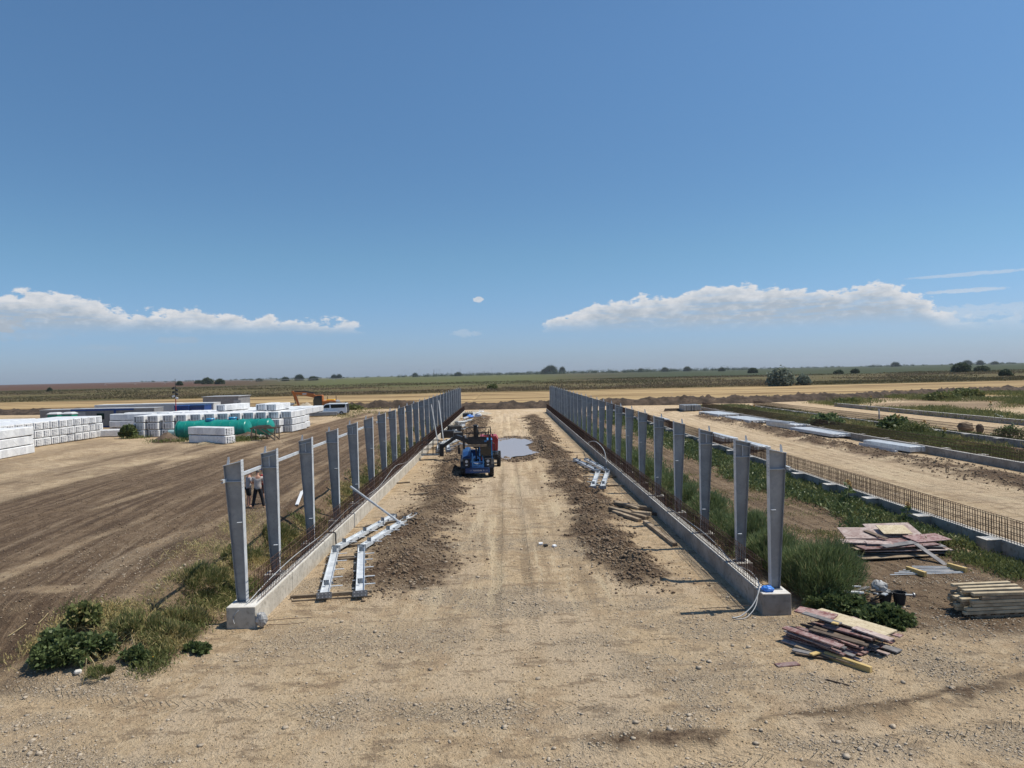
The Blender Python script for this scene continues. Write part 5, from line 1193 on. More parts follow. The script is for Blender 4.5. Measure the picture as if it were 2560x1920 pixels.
p = on(688, 1040); m = MB(); m.tube([(p.x, p.y, .8), (p.x, p.y, 1.0), (p.x, p.y, 1.5), (p.x, p.y, 1.75)], [.6, .68, .66, .35], 18); m.build('blue_barrel', M['ltblue'], smooth=False, label='bright blue round barrel behind the corner of the panel packs', category='barrel')
m = MB(); m.box((-29.4, 112.0, 1.35), (.12, .1, 1.1)); m.build('sunflower_stalk', M['twig'], label='thin pale stake standing before the spread of profiles by the van', category='stake')

# ------------------------------------------------------------------ containers, toilets, mast
def cabin(label, x0, x1, y, d, h, wall, roofm, z=.8, frame=None, door=None, rz=0.0, ribs=True, cat='container', over=.0, name='container'):
    t_ = T(name, label, cat, (x0, y, z), rz); w = x1 - x0
    m = MB(); m.box((w / 2, d / 2, h / 2 + .05), (w, d, h - .1))
    m.build('wall', M[wall], t_)
    if ribs:
        m = MB()
        for k in range(int(w / .3)): m.box((.2 + k * .3, -.012, h / 2), (.12, .03, h - .5))
        m.build('wall_rib', M[wall], t_)
    m = MB(); m.box((w / 2, d / 2, h + .02), (w + 2 * over + .06, d + 2 * over + .06, .10), ch=.02); m.build('roof', M[roofm], t_)
    if frame:
        m = MB()
        m.box((w / 2, -.02, h - .12), (w, .10, .22)); m.box((w / 2, -.02, .08), (w, .10, .16))
        for x in (.08, w - .08): m.box((x, -.03, h / 2), (.16, .12, h - .02))
        m.build('frame', M[frame], t_)
    for dx, dw, dh, mt, nm in (door or []): m = MB(); m.box((dx, -.035, dh / 2 + .1 if nm == 'door' else h * .6), (dw, .05, dh)); m.build(nm, M[mt], t_)
    return t_
cabin('dark grey site office with sloping roof edge behind the tilted panel pack', -55.6, -49.1, 131, 6.0, 3.0, 'greyp', 'roof', door=[(6.3, 1.3, 2.2, 'roof', 'door'), (6.4, .22, .22, 'black', 'vent')], ribs=False, over=.15, name='site_office', cat='site office')
cabin('plain grey cabin at the outer end of the cabin row', -63.9, -59.5, 98, 2.6, 2.45, 'greyp', 'roof')
cabin('grey cabin with blue frame, the first blue-framed one from the toilets', -59.3, -53.3, 97.4, 2.6, 2.5, 'greyp', 'roof', frame='cblue', door=[(1.5, .95, 2.0, 'roof', 'door'), (4.0, 1.0, .8, 'glass', 'window')])
cabin('grey cabin with blue frame beside the first one', -53.1, -50.3, 97.0, 2.6, 2.5, 'greyp', 'roof', frame='cblue', door=[(1.6, .9, .8, 'glass', 'window')])
cabin('small grey cabin between the blue-framed one and the white ones', -50.2, -47.5, 96.4, 2.6, 2.5, 'greyp', 'roof')
cabin('long white cabin with pale roof behind the panel packs', -48.5, -42.6, 104, 2.6, 2.75, 'greylt', 'greylt', frame='greylt', door=[(2.2, .9, 2.0, 'roof', 'door'), (4.4, 1.1, .9, 'glass', 'window')])
cabin('second white cabin with pale roof, on the side of the grey cabins', -54.6, -48.7, 105, 2.6, 2.75, 'greylt', 'greylt', frame='greylt')
cabin('third white cabin with pale roof behind the blue-framed ones', -61, -54.8, 106, 2.6, 2.7, 'greylt', 'greylt', frame='greylt')
cabin('blue shipping container beside the lamp mast', -46.9, -44.9, 101, 2.4, 2.52, 'cblue', 'cblue')
cabin('brighter blue container between the lamp mast and the site office', -44.8, -42.8, 101.3, 2.4, 2.54, 'cblue', 'blue', frame='blue')
for i, (x, l) in enumerate(((-58.4, 'green portable toilet with white roof, the one away from the panel packs'), (-56.55, 'green portable toilet with white roof, the one nearer the panel packs'))):
    t_ = T('portable_toilet', l, 'portable toilet', (x, 92.6, .8), 0); m = MB(); m.box((0, 0, 1.05), (1.3, 1.3, 2.1), ch=.05); m.build('cabin', M['green'], t_)
    m = MB(); m.loft([[(-.7 * q, -.7 * q, z), (.7 * q, -.7 * q, z), (.7 * q, .7 * q, z), (-.7 * q, .7 * q, z)] for q, z in ((1, 2.1), (1, 2.2), (.6, 2.38))]); m.build('roof', M['greylt'], t_)
    m = MB(); m.box((0, -.67, 1.0), (.75, .03, 1.8), ch=.01); m.build('door', M['tank'], t_)
p = Vector((-46.0, 99.5, .8)); t_ = T('lamp_mast', 'thin dark mast with a cluster of floodlights behind the panel packs', 'lamp mast', p, 0)
m = MB(); m.tube([(0, 0, 0), (0, 0, 3.6)], .06, 8); m.build('pole', M['red'], t_); m = MB(); m.tube([(0, 0, 3.6), (0, 0, 6.4)], .035, 6); m.build('upper_pole', M['blackm'], t_)
for k in range(6): m = MB(); m.box((.22 * (-1) ** k, -.12, 3.7 + .28 * k), (.34, .2, .24), Matrix.Rotation(.5 * (-1) ** k, 3, 'Y')); m.build('floodlight', M['blackm' if k > 1 else 'plastic'], t_)

# ------------------------------------------------------------------ van
vp = Vector((-30.7, 114.9, .8)); van = T('van', 'white minibus with dark windows parked behind the steel profiles, facing the panel packs', 'van', vp, .02)
def side(z_scale=1): return [(0.0, .45), (.05, .85), (.35, 1.02), (.95, 1.16), (1.75, 1.84), (2.2, 1.94), (5.05, 1.93), (5.18, 1.75), (5.22, 1.0), (5.2, .38), (.1, .32)]
m = MB(); rings = []
for w, k in ((-.95, .97), (-.90, 1.0), (.90, 1.0), (.95, .97)):
    rings.append([(x if k == 1 else 2.6 + (x - 2.6) * .985, w if z < 1.1 else w * .90, .95 + (z - .95) * (k if k == 1 else .95)) for x, z in side()])
m.loft(rings); m.build('body', M['white'], van)
for s in (-1, 1):
    for q in ([(1.30, 1.22), (1.85, 1.72), (2.45, 1.75), (2.45, 1.22)], [(2.70, 1.18), (2.62, 1.76), (4.95, 1.76), (4.98, 1.5), (4.85, 1.24)]):
        m = MB(); m.prism(q, s * .885, s * .905); o = m.build('side_window', M['glass'], van)
    for x in (.95, 4.35): wheel(van, (x, s * .86, .33), .33, .22, axis=1, hub='roof', n=16)
    m = MB(); m.box((2.05, s * .955, .98), (.18, .03, .04)); m.build('door_handle', M['blackm'], van)
    m = MB(); m.box((1.45, s * 1.03, 1.22), (.14, .18, .2), ch=.03); m.build('mirror', M['blackm'], van)
    m = MB(); m.box((.14, s * .72, .86), (.3, .3, .14), ch=.04); m.build('headlight', M['lamp'], van)
m = MB(); m.prism([(1.05, 1.22), (1.72, 1.80), (1.70, 1.82), (1.02, 1.24)], -.78, .78); m.build('windscreen', M['glass'], van)
m = MB(); m.box((5.22, 0, .55), (.12, 1.8, .38), ch=.04); m.box((5.2, 0, 1.3), (.06, 1.75, 1.1)); m.box((-.02, 0, .5), (.1, 1.7, .2), ch=.03); m.build('bumper', M['blackm'], van)

# ------------------------------------------------------------------ excavator
ex = T('excavator', 'orange tracked excavator with bent arm and dark cab behind the white van', 'excavator', (-36.0, 139.5, .4), 0)
for s in (-1, 1):
    m = MB(); pr = [(-1.9 + .4 * math.cos(a), .4 + .4 * math.sin(a)) for a in [math.pi / 2 + math.pi * k / 8 for k in range(9)]] + [(1.9 + .4 * math.cos(a), .4 + .4 * math.sin(a)) for a in [-math.pi / 2 + math.pi * k / 8 for k in range(9)]]
    m.prism(pr, s * .85, s * 1.4); m.build('track', M['black'], ex)
m = MB(); m.box((.2, 0, .95), (3.0, 2.5, .25)); m.build('slew_base', M['blackm'], ex)
m = MB(); m.box((1.6, 0, 1.55), (3.0, 2.5, .95), ch=.12); m.build('engine_body', M['orange'], ex)
m = MB(); m.box((1.9, -.1, 2.12), (1.5, 1.6, .25), ch=.06); m.build('engine_hood', M['yellow'], ex)
m = MB(); m.box((2.9, 0, 1.5), (.9, 2.4, 1.1), ch=.2); m.build('counterweight', M['greyp'], ex)
m = MB(); m.loft([[(x0, y, z) for x0, z in ((-1.3, 1.05), (.35, 1.05), (.35, 2.95), (-.25, 3.05), (-1.05, 2.85), (-1.35, 2.1))] for y in (-1.3, -.3)]); m.build('cab', M['glass'], ex)
m = MB(); m.box((-.3, -.8, 3.05), (1.4, 1.05, .14), ch=.05); m.box((.42, -.8, 2.5), (.16, 1.0, 1.1), ch=.04); m.build('cab_roof', M['orange'], ex)
m = MB(); m.loft([[(x, y, z) for y, z in ((-.2, z0_ - h), (.2, z0_ - h), (.2, z0_ + h), (-.2, z0_ + h))] for x, z0_, h in ((-.2, 2.0, .3), (-1.6, 3.0, .38), (-3.6, 3.45, .30), (-5.3, 3.55, .2))]); m.build('boom', M['orange'], ex)
m = MB(); m.tube([(-1.5, 0, 3.5), (-3.2, 0, 3.9), (-5.3, 0, 3.95)], [.14, .12, .1], 8); m.build('arm_cylinder', M['blackm'], ex)
m = MB(); m.loft([[(x + q[0], q[1], z + q[2]) for q in ((-w, -.15, 0), (-w, .15, 0), (w, .15, 0), (w, -.15, 0))] for x, z, w in ((-5.7, 4.0, .2), (-5.3, 3.4, .32), (-4.8, 2.0, .22), (-4.35, .55, .16))]); m.build('stick', M['orange'], ex)
m = MB(); m.tube([(-5.55, 0, 3.5), (-5.1, 0, 1.5)], .09, 8); m.build('bucket_cylinder', M['blackm'], ex)
m = MB(); pr = [(-4.5 + .6 * math.cos(a), .1 + .5 * math.sin(a)) for a in [math.radians(q) for q in range(-150, 60, 30)]]; m.prism([(-4.6, .6)] + pr, -.5, .5); m.build('bucket', M['blackm'], ex)
for x, z in ((2.7, 2.9), (1.0, 2.8)): m = MB(); m.tube([(x, .5, 2.0), (x, .5, z)], .06, 8); m.build('exhaust_pipe' if x > 2 else 'hand_rail', M['blackm'], ex)
m = MB(); m.box((-3.3, -.215, 3.38), (.8, .02, .26)); m.build('boom_sticker', M['lamp'], ex)

# ------------------------------------------------------------------ timber and board piles east of the block
def board(label, c, L, w, h, rz, m, tilt=(0, 0), cat='board', group=None, name='formwork_board'):
    mb = MB(); mb.box((0, 0, 0), (L, w, h), ch=min(h, w) * .12); o = mb.build(name, M[m], label=label, category=cat); o.location = c; o.rotation_euler = (tilt[0], tilt[1], rz)
    if group: o['group'] = group
    return o
# pile A: plywood by the rebar fence
gA = 'boards of the pile below the rebar fence'; base_ = .12
lay = [((14.2, 25.9), 3.2, 1.3, .03, -.05), ((13.9, 25.6), 2.8, 1.5, .08, -.03), ((14.5, 25.9), 3.0, 1.4, -.1, -.02), ((14.0, 26.1), 2.9, 1.5, .12, 0), ((14.4, 25.7), 3.1, 1.2, -.04, 0), ((13.8, 25.9), 2.6, 1.3, .06, 0), ((14.5, 26.1), 2.8, 1.5, -.15, 0), ((14.1, 25.8), 2.9, 1.4, .1, 0)]
for i, ((x, y), L_, w_, rz, _) in enumerate(lay):
    board(f'weathered board inside the plywood pile below the rebar fence, layer {ordn[i]} from the ground', (x - .15, y - .1, base_ + .05 + i * .048), L_, w_, .028, rz, ['plygrey', 'wood', 'plygrey', 'wooddk', 'plypink', 'wood', 'plygrey', 'plyred'][i], (rng.uniform(-.015, .015), rng.uniform(-.015, .015)), group=gA)
for (x, y, z), L_, w_, rz, mt, tl, l in (
    ((13.35, 26.75, .66), 1.15, .95, -.10, 'plypink', (.22, 0), 'square pinkish plywood sheet tilted up at the back of the pile'),
    ((14.85, 27.05, .68), 1.75, 1.15, -.05, 'plypink', (.22, -.02), 'large pinkish plywood sheet tilted up at the back of the pile'),
    ((14.75, 26.75, .76), 1.05, .75, -.08, 'plytan', (.22, 0), 'tan sheet with pale patches lying on the large tilted sheet'),
    ((15.55, 26.0, .60), 1.35, .85, .12, 'plyred', (.05, -.02), 'dusty red plywood sheet on the fence side of the pile top'),
    ((12.75, 25.75, .60), .95, .42, -.12, 'plypink', (.06, .03), 'pale plywood piece over the track side edge of the pile'),
    ((13.5, 25.45, .60), .9, .35, -.2, 'plypink', (.08, 0), 'small pale plywood piece near the front of the pile'),
    ((14.1, 25.25, .58), 1.5, .28, .35, 'plygrey', (.1, 0), 'grey board lying obliquely over the front of the pile'),
    ((14.85, 24.55, .36), 1.35, .22, -1.25, 'plygrey', (0, .38), 'dark grey board leaning down off the front of the pile'),
    ((13.9, 26.45, .66), .9, .22, -1.1, 'wooddk', (.0, .15), 'narrow dark board between the two tilted sheets')):
    board(l, (x - .15, y - .1, z), L_, w_, .028, rz, mt, tl, group=gA)
for k in range(6):
    a = spot(2225 + k * 11, 1437 - k * 4.2, .14 + .02 * (k % 3)); b_ = spot(2408 + (k % 4) * 6, 1432 - k * 3.0, .14 + .02 * ((k + 1) % 3)); m = MB(); m.tube([a, b_], .018, 6)
    m.build('steel_pipe', M['zinc'], label='thin galvanised pipe in the spread before the plywood pile', category='pipe', group='thin pipes before the plywood pile')
for a, b_, l in (((2268, 1436), (2314, 1452), 'yellow formwork beam sticking out under the pipes, the one towards the columns'), ((2370, 1430), (2416, 1444), 'yellow formwork beam sticking out under the pipes, the one towards the rebar fence')):
    sleeper(a, b_, .12, .16, l, 'woodyel', cat='beam', name='formwork_beam', group='yellow formwork beams')
# timber stack on a pallet
st_ = Vector((13.25, 19.35, .10)); pt = T('pallet', 'grey wooden pallet under the stack of pale timbers', 'pallet', st_, .04)
for k in range(3): m = MB(); m.box((0, -.38 + .38 * k, .05), (1.5, .12, .10)); m.build('runner', M['wood'], pt)
for k in range(6): m = MB(); m.box((-.65 + .26 * k, 0, .115), (.11, .9, .025)); m.build('deck_board', M['wood'], pt)
gT = 'pale timbers stacked on the pallet'
zz = .24
for i, (n_, Ls) in enumerate(((6, 2.0), (6, 1.9), (5, 1.8), (5, 1.95), (5, 1.7), (4, 1.6))):
    for k in range(n_):
        L_ = Ls * rng.uniform(.82, 1.08)
        board(f'pale sawn timber, {["lowest", "second", "third", "fourth", "fifth", "top"][i]} layer on the pallet, {ordn[k]} from the front', (st_.x + rng.uniform(-.12, .12), st_.y - .42 + k * .84 / max(n_ - 1, 1) + rng.uniform(-.015, .015), zz + .045), L_, .13, .085, .05 + rng.uniform(-.03, .03), 'woodlt' if rng.random() < .75 else 'wood', (rng.uniform(-.03, .03), rng.uniform(-.008, .008)), 'timber', gT, 'sawn_timber')
    zz += .098
# buckets and junk
for (x, y), l, full in (((2213, 1507), 'dark bucket filled with pale scraps beside its empty twin', 1), ((2249, 1510), 'dark bucket with a stick in it, the one towards the timber stack', 0)):
    p = spot(x, y, .1); t_ = T('bucket', l, 'bucket', p, 0, 'dark buckets by the leafy shrub')
    m = MB(); n = 20; m.loft([[(r_ * math.cos(2 * math.pi * k / n), r_ * math.sin(2 * math.pi * k / n), z) for k in range(n)] for r_, z in ((.14, 0), (.185, .33), (.20, .335), (.20, .35), (.17, .35), (.165, .30), (.13, .03))]); m.build('shell', M['black'], t_)
    m = MB(); m.tube([(.19 * math.cos(a), .02, .33 - .16 * math.sin(a)) for a in [math.pi * k / 8 for k in range(9)]], .006, 4); m.build('handle', M['cable'], t_)
    if full:
        for k in range(7): board('pale scrap of wood sticking out of the filled bucket', (p.x + rng.uniform(-.08, .08), p.y + rng.uniform(-.08, .08), .42), .28, .05, .03, rng.uniform(0, 3), 'plygrey' if k % 2 else 'bag', (0, rng.uniform(-.9, .9)), 'scrap', 'scraps in the filled bucket', 'wood_scrap')
    else: cable('stick', [(p.x, p.y, .2), (p.x + .06, p.y, .55)], .012, 'cabledk', 'thin stick standing in the bucket towards the timber stack', 'stick')
for a, b_, r_, mt, l in (((2085, 1478), (2160, 1483), .045, 'zinc', 'shiny metal prop lying over the leafy shrub beside the buckets'), ((2262, 1487), (2284, 1488), .03, 'steel', 'short metal prop end with flange beyond the buckets'), ((2050, 1485), (2150, 1474), .012, 'cabledk', 'thin dark rod lying along the metal prop'), ((2060, 1480), (2135, 1476), .015, 'twig', 'pale stick along the metal prop'), ((2240, 1486), (2320, 1492), .008, 'rebar', 'thin rusty rod pointing at the timber stack')):
    A, B = spot(*a, .42), spot(*b_, .40); m = MB(); m.tube([A, B], r_, 8); m.build('metal_prop', M[mt], label=l, category='metal prop')
p = spot(2283, 1488, .40); m = MB(); m.tube([p, p + Vector((.03, 0, 0))], .07, 10); m.build('prop_flange', M['steel'], label='round flange at the end of the short prop beyond the buckets', category='flange')
p = spot(2190, 1484, .35)
for k in range(16):
    board('grey scrap of formwork in the tangle behind the buckets', (p.x + rng.uniform(-.55, .45), p.y + rng.uniform(-.2, .3), .22 + rng.uniform(0, .3)), rng.uniform(.2, .7), rng.uniform(.04, .12), rng.uniform(.02, .05), rng.uniform(0, 3.1), rng.choice(['plygrey', 'wooddk', 'wood', 'zinc']), (rng.uniform(-.5, .5), rng.uniform(-.5, .5)), 'scrap', 'formwork scraps behind the buckets', 'formwork_scrap')
crumple('plastic_bag', (p.x + .1, p.y, .55), (.22, .16, .18), 'bag', 'greyish plastic bag on the tangle behind the buckets', 'bag', 12)
# pile B: film-faced strips in front
gB = 'strips and boards of the pile before the leafy shrub'; d0 = math.atan2(-2.0, 1.15)
cx, cy = 8.22, 17.62
ux, uy = math.cos(d0), math.sin(d0); vx, vy = -uy, ux
def pb_(u, v, z): return (cx + ux * u + vx * v, cy + uy * u + vy * v, z)
nb = 0
wordsB = {'plyred': 'red-brown', 'plygrey': 'grey', 'wood': 'brown', 'plypink': 'dusty pink', 'wooddk': 'dark', 'woodlt': 'pale'}
for lyr in range(5):
    for k in range(9 - lyr):
        v = -.85 + (1.5 + .1 * lyr) * k / (8 - lyr) + rng.uniform(-.05, .05); mt = rng.choice(['plyred', 'plygrey', 'plyred', 'plypink', 'wood', 'wooddk', 'plyred'])
        L_ = rng.uniform(1.1, 1.95); nb += 1
        board(f'{wordsB[mt]} strip, {["lowest", "second", "third", "fourth", "top"][lyr]} layer of the pile before the shrub, {ordn[k]} from its gravel side', pb_(rng.uniform(-.28, .28), v, .06 + lyr * .075 + rng.uniform(0, .02)), L_, rng.uniform(.09, .26), rng.uniform(.022, .045), d0 + rng.uniform(-.10, .14), mt, (rng.uniform(-.12, .12), rng.uniform(-.03, .03)), 'board', gB)
for (u, v, z), L_, w_, rz, mt, tl, l in (
    ((-.15, .72, .40), 2.0, .72, .10, 'plytan', (-.03, .02), 'large tan board with ragged edge lying on the shrub side of the pile'),
    ((-.95, .42, .46), 1.0, .42, .28, 'plyred', (.05, .0), 'deep red film-faced board at the far corner of the pile'),
    ((-.55, -.78, .22), .62, .26, .02, 'plyred', (.3, 0), 'small bright red board standing at the track side of the pile'),
    ((-.55, .10, .50), 1.0, .20, .10, 'plygrey', (.0, .02), 'dark grey strip on top of the pile'),
    ((-.1, .02, .52), .16, .12, .2, 'woodyel', (0, 0), 'small pale yellow block on top of the pile'),
    ((.7, .32, .44), .95, .24, .05, 'plypink', (0, .03), 'dusty pink strip at the near end of the pile top'),
    ((.35, -1.02, .10), 1.5, .13, .16, 'wood', (0, .0), 'brown batten along the front of the pile'),
    ((-.05, -1.25, .08), .55, .16, .35, 'plygrey', (0, 0), 'light grey board end lying in front of the pile'),
    ((.15, -1.22, .06), .75, .15, .55, 'wooddk', (0, 0), 'dark board crossing under the light grey board end'),
    ((.22, -1.2, .13), .3, .12, 1.5, 'woodyel', (0, 0), 'small yellow block on the boards in front of the pile')):
    board(l, pb_(u, v, z), L_, w_, .035, d0 + rz, mt, tl, group=gB)
sleeper((2062, 1644), (2178, 1684), .10, .14, 'yellowish square beam lying alone before the strip pile', 'woodyel', cat='beam', name='timber_beam')
sleeper((1941, 1667), (1996, 1662), .2, .03, 'single flat red board lying on the gravel before the end block', 'plyred', cat='board', name='formwork_board')
sleeper((2066, 1702), (2124, 1717), .03, .03, 'thin dark stick on the gravel beyond the yellowish beam', 'wooddk', cat='stick', name='stick')
# third hall oddments
for a, s, l, mt in (((2414, 1078), (1.6, .9, 1.0), 'brownish concrete lump with rebar ends in the third hall', 'clod'), ((2450, 1081), (.7, .5, .9), 'grey timber stump standing beside the lump in the third hall', 'wooddk')):
    p = spot(*a); crumple('rubble_lump' if mt == 'clod' else 'stump', (p.x, p.y, s[2] * .4), (s[0] * .5, s[1] * .5, s[2] * .5), mt, l, 'lump' if mt == 'clod' else 'stump', 15)
p = spot(2198, 1049); m = MB(); m.tube([p, p + Vector((0, 0, 1.35))], .10, 8); m.build('plastic_post', M['cable'], label='pale upright pipe standing in the weeds before the third hall', category='pipe')
p = spot(2045, 1056); board('grey board standing tilted in the weeds beside the third steel bundle', (p.x, p.y, .55), .9, .05, .7, .3, 'plygrey', (.0, .5))
p = spot(1785, 1010); board('pale board standing in the weeds at the far end of the second hall', (p.x, p.y, .7), 1.3, .05, .3, .4, 'wood', (.0, -.6))
p = spot(1406, 972); m = MB(); m.tube([p, p + Vector((-.5, 0, 4.2))], .10, 6); m.build('utility_pole', M['wooddk'], label='thin leaning pole at the edge of the meadow behind the far columns', category='pole')
p = spot(2555, 1052); cable('white_hose', [spot(2488, 1035, .4), spot(2500, 1040, .6), spot(2525, 1046, .2), spot(2550, 1047, .3)], .07, 'plastic', 'white bent pipe lying in the weeds beyond the third hall wall', 'pipe')

# ------------------------------------------------------------------ vegetation
def blade_mesh(name, P, D, L, Wd, m, dry=None, tint=None, bend=.35):
    """P base points (n,3); D unit directions; L lengths; Wd widths -> two-triangle blades (4 verts, kite)"""
    n = len(P); up = nrg.randn(n, 3); sd_ = np.cross(D, up); sd_ /= np.linalg.norm(sd_, axis=1)[:, None] + 1e-9
    drop = np.zeros((n, 3)); drop[:, 2] = -1
    tip = P + D * L[:, None] + drop * (L * bend * nrg.rand(n))[:, None]
    mid = P + D * (L * .45)[:, None]
    V = np.stack([P, mid + sd_ * (Wd / 2)[:, None], tip, mid - sd_ * (Wd / 2)[:, None]], 1).reshape(-1, 3)
    F = (np.array([[0, 1, 2, 3]])[None] + (np.arange(n) * 4)[:, None, None]).reshape(-1, 4)
    if tint is None: tint = nrg.rand(n)
    at = {'tint': np.repeat(np.clip(tint, 0, 1), 4), 'dry': np.repeat(np.zeros(n) if dry is None else np.clip(dry, 0, 1), 4)}
    return fast_mesh(name, V, F, m, at)
def updirs(n, spread):
    d = nrg.randn(n, 3) * spread; d[:, 2] = np.abs(d[:, 2]) * .3 + 1; return d / np.linalg.norm(d, axis=1)[:, None]
def strip(name, n, x0, x1, y0, y1, w, hf, m, dryf=None, wd=.014, spread=.5, clump=1.0, seed=5):
    """weeds growing in tufts, height from hf(x, y)"""
    k = n; cx_, cy_ = pick(int(n / 14), x0, x1, y0, y1, w); j = nrg.randint(0, len(cx_), k)
    sp_ = clump * (.12 + .0035 * cy_[j]); x = cx_[j] + nrg.randn(k) * sp_; y = cy_[j] + nrg.randn(k) * sp_
    hgt = hf(x, y) * (.45 + .75 * nrg.rand(k)); z = terrain(x, y, False)
    lvl = nrg.rand(k) * .55 * hgt                        # side leaves start up the stem
    P = np.stack([x, y, z + lvl - .02], 1); D = updirs(k, spread)
    L = np.maximum(hgt - lvl, .05) * (.5 + .5 * nrg.rand(k)); Wd = wd * (.6 + .8 * nrg.rand(k)) * (1 + .045 * y)
    tn = .15 + .7 * fbm(x * .9, y * .9, 3, seed) + .35 * (nrg.rand(k) - .5)
    dr = None if dryf is None else np.clip(dryf(x, y) + .5 * (nrg.rand(k) - .5), 0, 1) * (nrg.rand(k) < .9)
    return OB(name, blade_mesh(name, P, D, L, Wd, m, dr, tn), kind='stuff')
F3 = lambda x, y, s, k=.6: fbm(x * k, y * k, 3, s)
# bank along the dirt yard
strip('weeds', 44000, -12.8, -8.5, 16.8, 62, lambda x, y: sm(.34, .60, F3(x, y, 101, .7)) * np.where(y < 20.0, sm(-12.6, -11.8, x), sm(-10.3 + .004 * y, -9.6 + .004 * y, x + (F3(x, y, 107, .8) - .5) * .9)) * (1 - sm(-8.9, -8.3, x) * (y > 19)) * np.where(y < 18, sm(16.5, 17.3, y + (x + 10) * .25), 1) * (1 - .55 * sm(30, 60, y)),
      lambda x, y: (.12 + .36 * F3(x, y, 102, .8)), M['weed'], lambda x, y: sm(.40, .60, F3(x, y, 103, .7)), wd=.014)
strip('weeds', 9000, -10.6, -8.2, 55, 124, lambda x, y: sm(.4, .55, F3(x, y, 104, .3)), lambda x, y: .3 + .3 * F3(x, y, 105), M['weed'], lambda x, y: .3 + 0 * x, wd=.02)
strip('dry_stalks', 5200, -11.8, -8.4, 17, 32, lambda x, y: sm(.42, .6, F3(x, y, 106, .7)), lambda x, y: .55 + 0 * x, M['weed'], lambda x, y: 1.0 + 0 * x, wd=.007, spread=1.1)
# between the halls
strip('weeds', 42000, 8.4, 11.2, 24, 118, lambda x, y: sm(.30, .5, F3(x, y, 111, .5)) * (1 - sm(10, 11.2, x + (F3(x, y, 112, .5) - .5) * 2)), lambda x, y: .35 + .75 * F3(x, y, 113, .5), M['feather'], lambda x, y: .5 * sm(.5, .7, F3(x, y, 114)), wd=.016)
strip('weeds', 60000, 13.6, 17.6, 25.5, 118, lambda x, y: sm(14.0, 15.4, x + (F3(x, y, 115, .35) - .5) * 2.6) * sm(24.5, 27.5, y - (16.5 - x) * .4), lambda x, y: .28 + .50 * F3(x, y, 116, .5), M['broad'], lambda x, y: .35 * sm(.58, .7, F3(x, y, 117)), wd=.030, spread=.8)
strip('weeds', 7000, 11, 14.5, 22, 110, lambda x, y: .5 * sm(.60, .72, F3(x, y, 118, .7)), lambda x, y: .12 + .12 * F3(x, y, 119), M['weed'], lambda x, y: .3 + 0 * x, wd=.014)
strip('weeds', 5000, 15.6, 17.6, 22, 25, lambda x, y: .9 + 0 * x, lambda x, y: .35 + .1 * x * 0, M['weed'], None, wd=.02)
# second to third hall and beyond
strip('weeds', 100000, 33.9, 42, 38, 128, lambda x, y: sm(.34, .50, F3(x, y, 121, .22)) * (1 - sm(40, 42, x)), lambda x, y: .35 + .8 * F3(x, y, 122, .3), M['weed'], lambda x, y: .55 * sm(.5, .68, F3(x, y, 123, .3)), wd=.016)
strip('weeds', 30000, 42.8, 45.0, 50, 122, lambda x, y: sm(.42, .54, F3(x, y, 124, .3)), lambda x, y: .3 + .4 * F3(x, y, 125), M['weed'], None, wd=.016)
strip('weeds', 60000, 57.6, 130, 74, 160, lambda x, y: sm(.42, .54, F3(x, y, 126, .07)) * (x < .85 * y), lambda x, y: .5 + .9 * F3(x, y, 127, .2), M['weed'], lambda x, y: .4 * sm(.5, .7, F3(x, y, 128, .2)), wd=.014, clump=1.6)
strip('weeds', 6000, -60, -14, 105, 140, lambda x, y: sm(.52, .6, F3(x, y, 129, .12)), lambda x, y: .3 + .4 * F3(x, y, 130), M['weed'], lambda x, y: .5 + 0 * x, wd=.014, clump=1.5)
strip('weeds', 2600, -41, -24, 68, 79, lambda x, y: np.clip(ridge(x, -26.3, 1.6) * ridge(y, 71.5, 2) + ridge(x, -39.5, 1.0) * ridge(y, 76.6, .8) + ridge(x, -34, 1.5) * ridge(y, 71.5, 1), 0, 1), lambda x, y: .4 + .3 * F3(x, y, 131), M['weed'], None, wd=.018)
# meadow edge behind the stubble: tall dry herbs
strip('meadow_herbs', 70000, -330, 330, 266, 300, lambda x, y: sm(.25, .5, F3(x, y, 132, .05)) * (np.abs(x) < .8 * y), lambda x, y: .7 + 1.1 * F3(x, y, 133, .06), M['drygrass'], lambda x, y: sm(.4, .66, F3(x, y, 134, .03)), wd=.020, clump=1.6)
strip('meadow_herbs', 60000, -600, 600, 300, 620, lambda x, y: sm(.40, .6, F3(x, y, 135, .02)) * (np.abs(x) < .8 * y), lambda x, y: .7 + 1.3 * F3(x, y, 136, .03), M['drygrass'], lambda x, y: sm(.42, .62, F3(x, y, 137, .012)), wd=.022, clump=2.2)

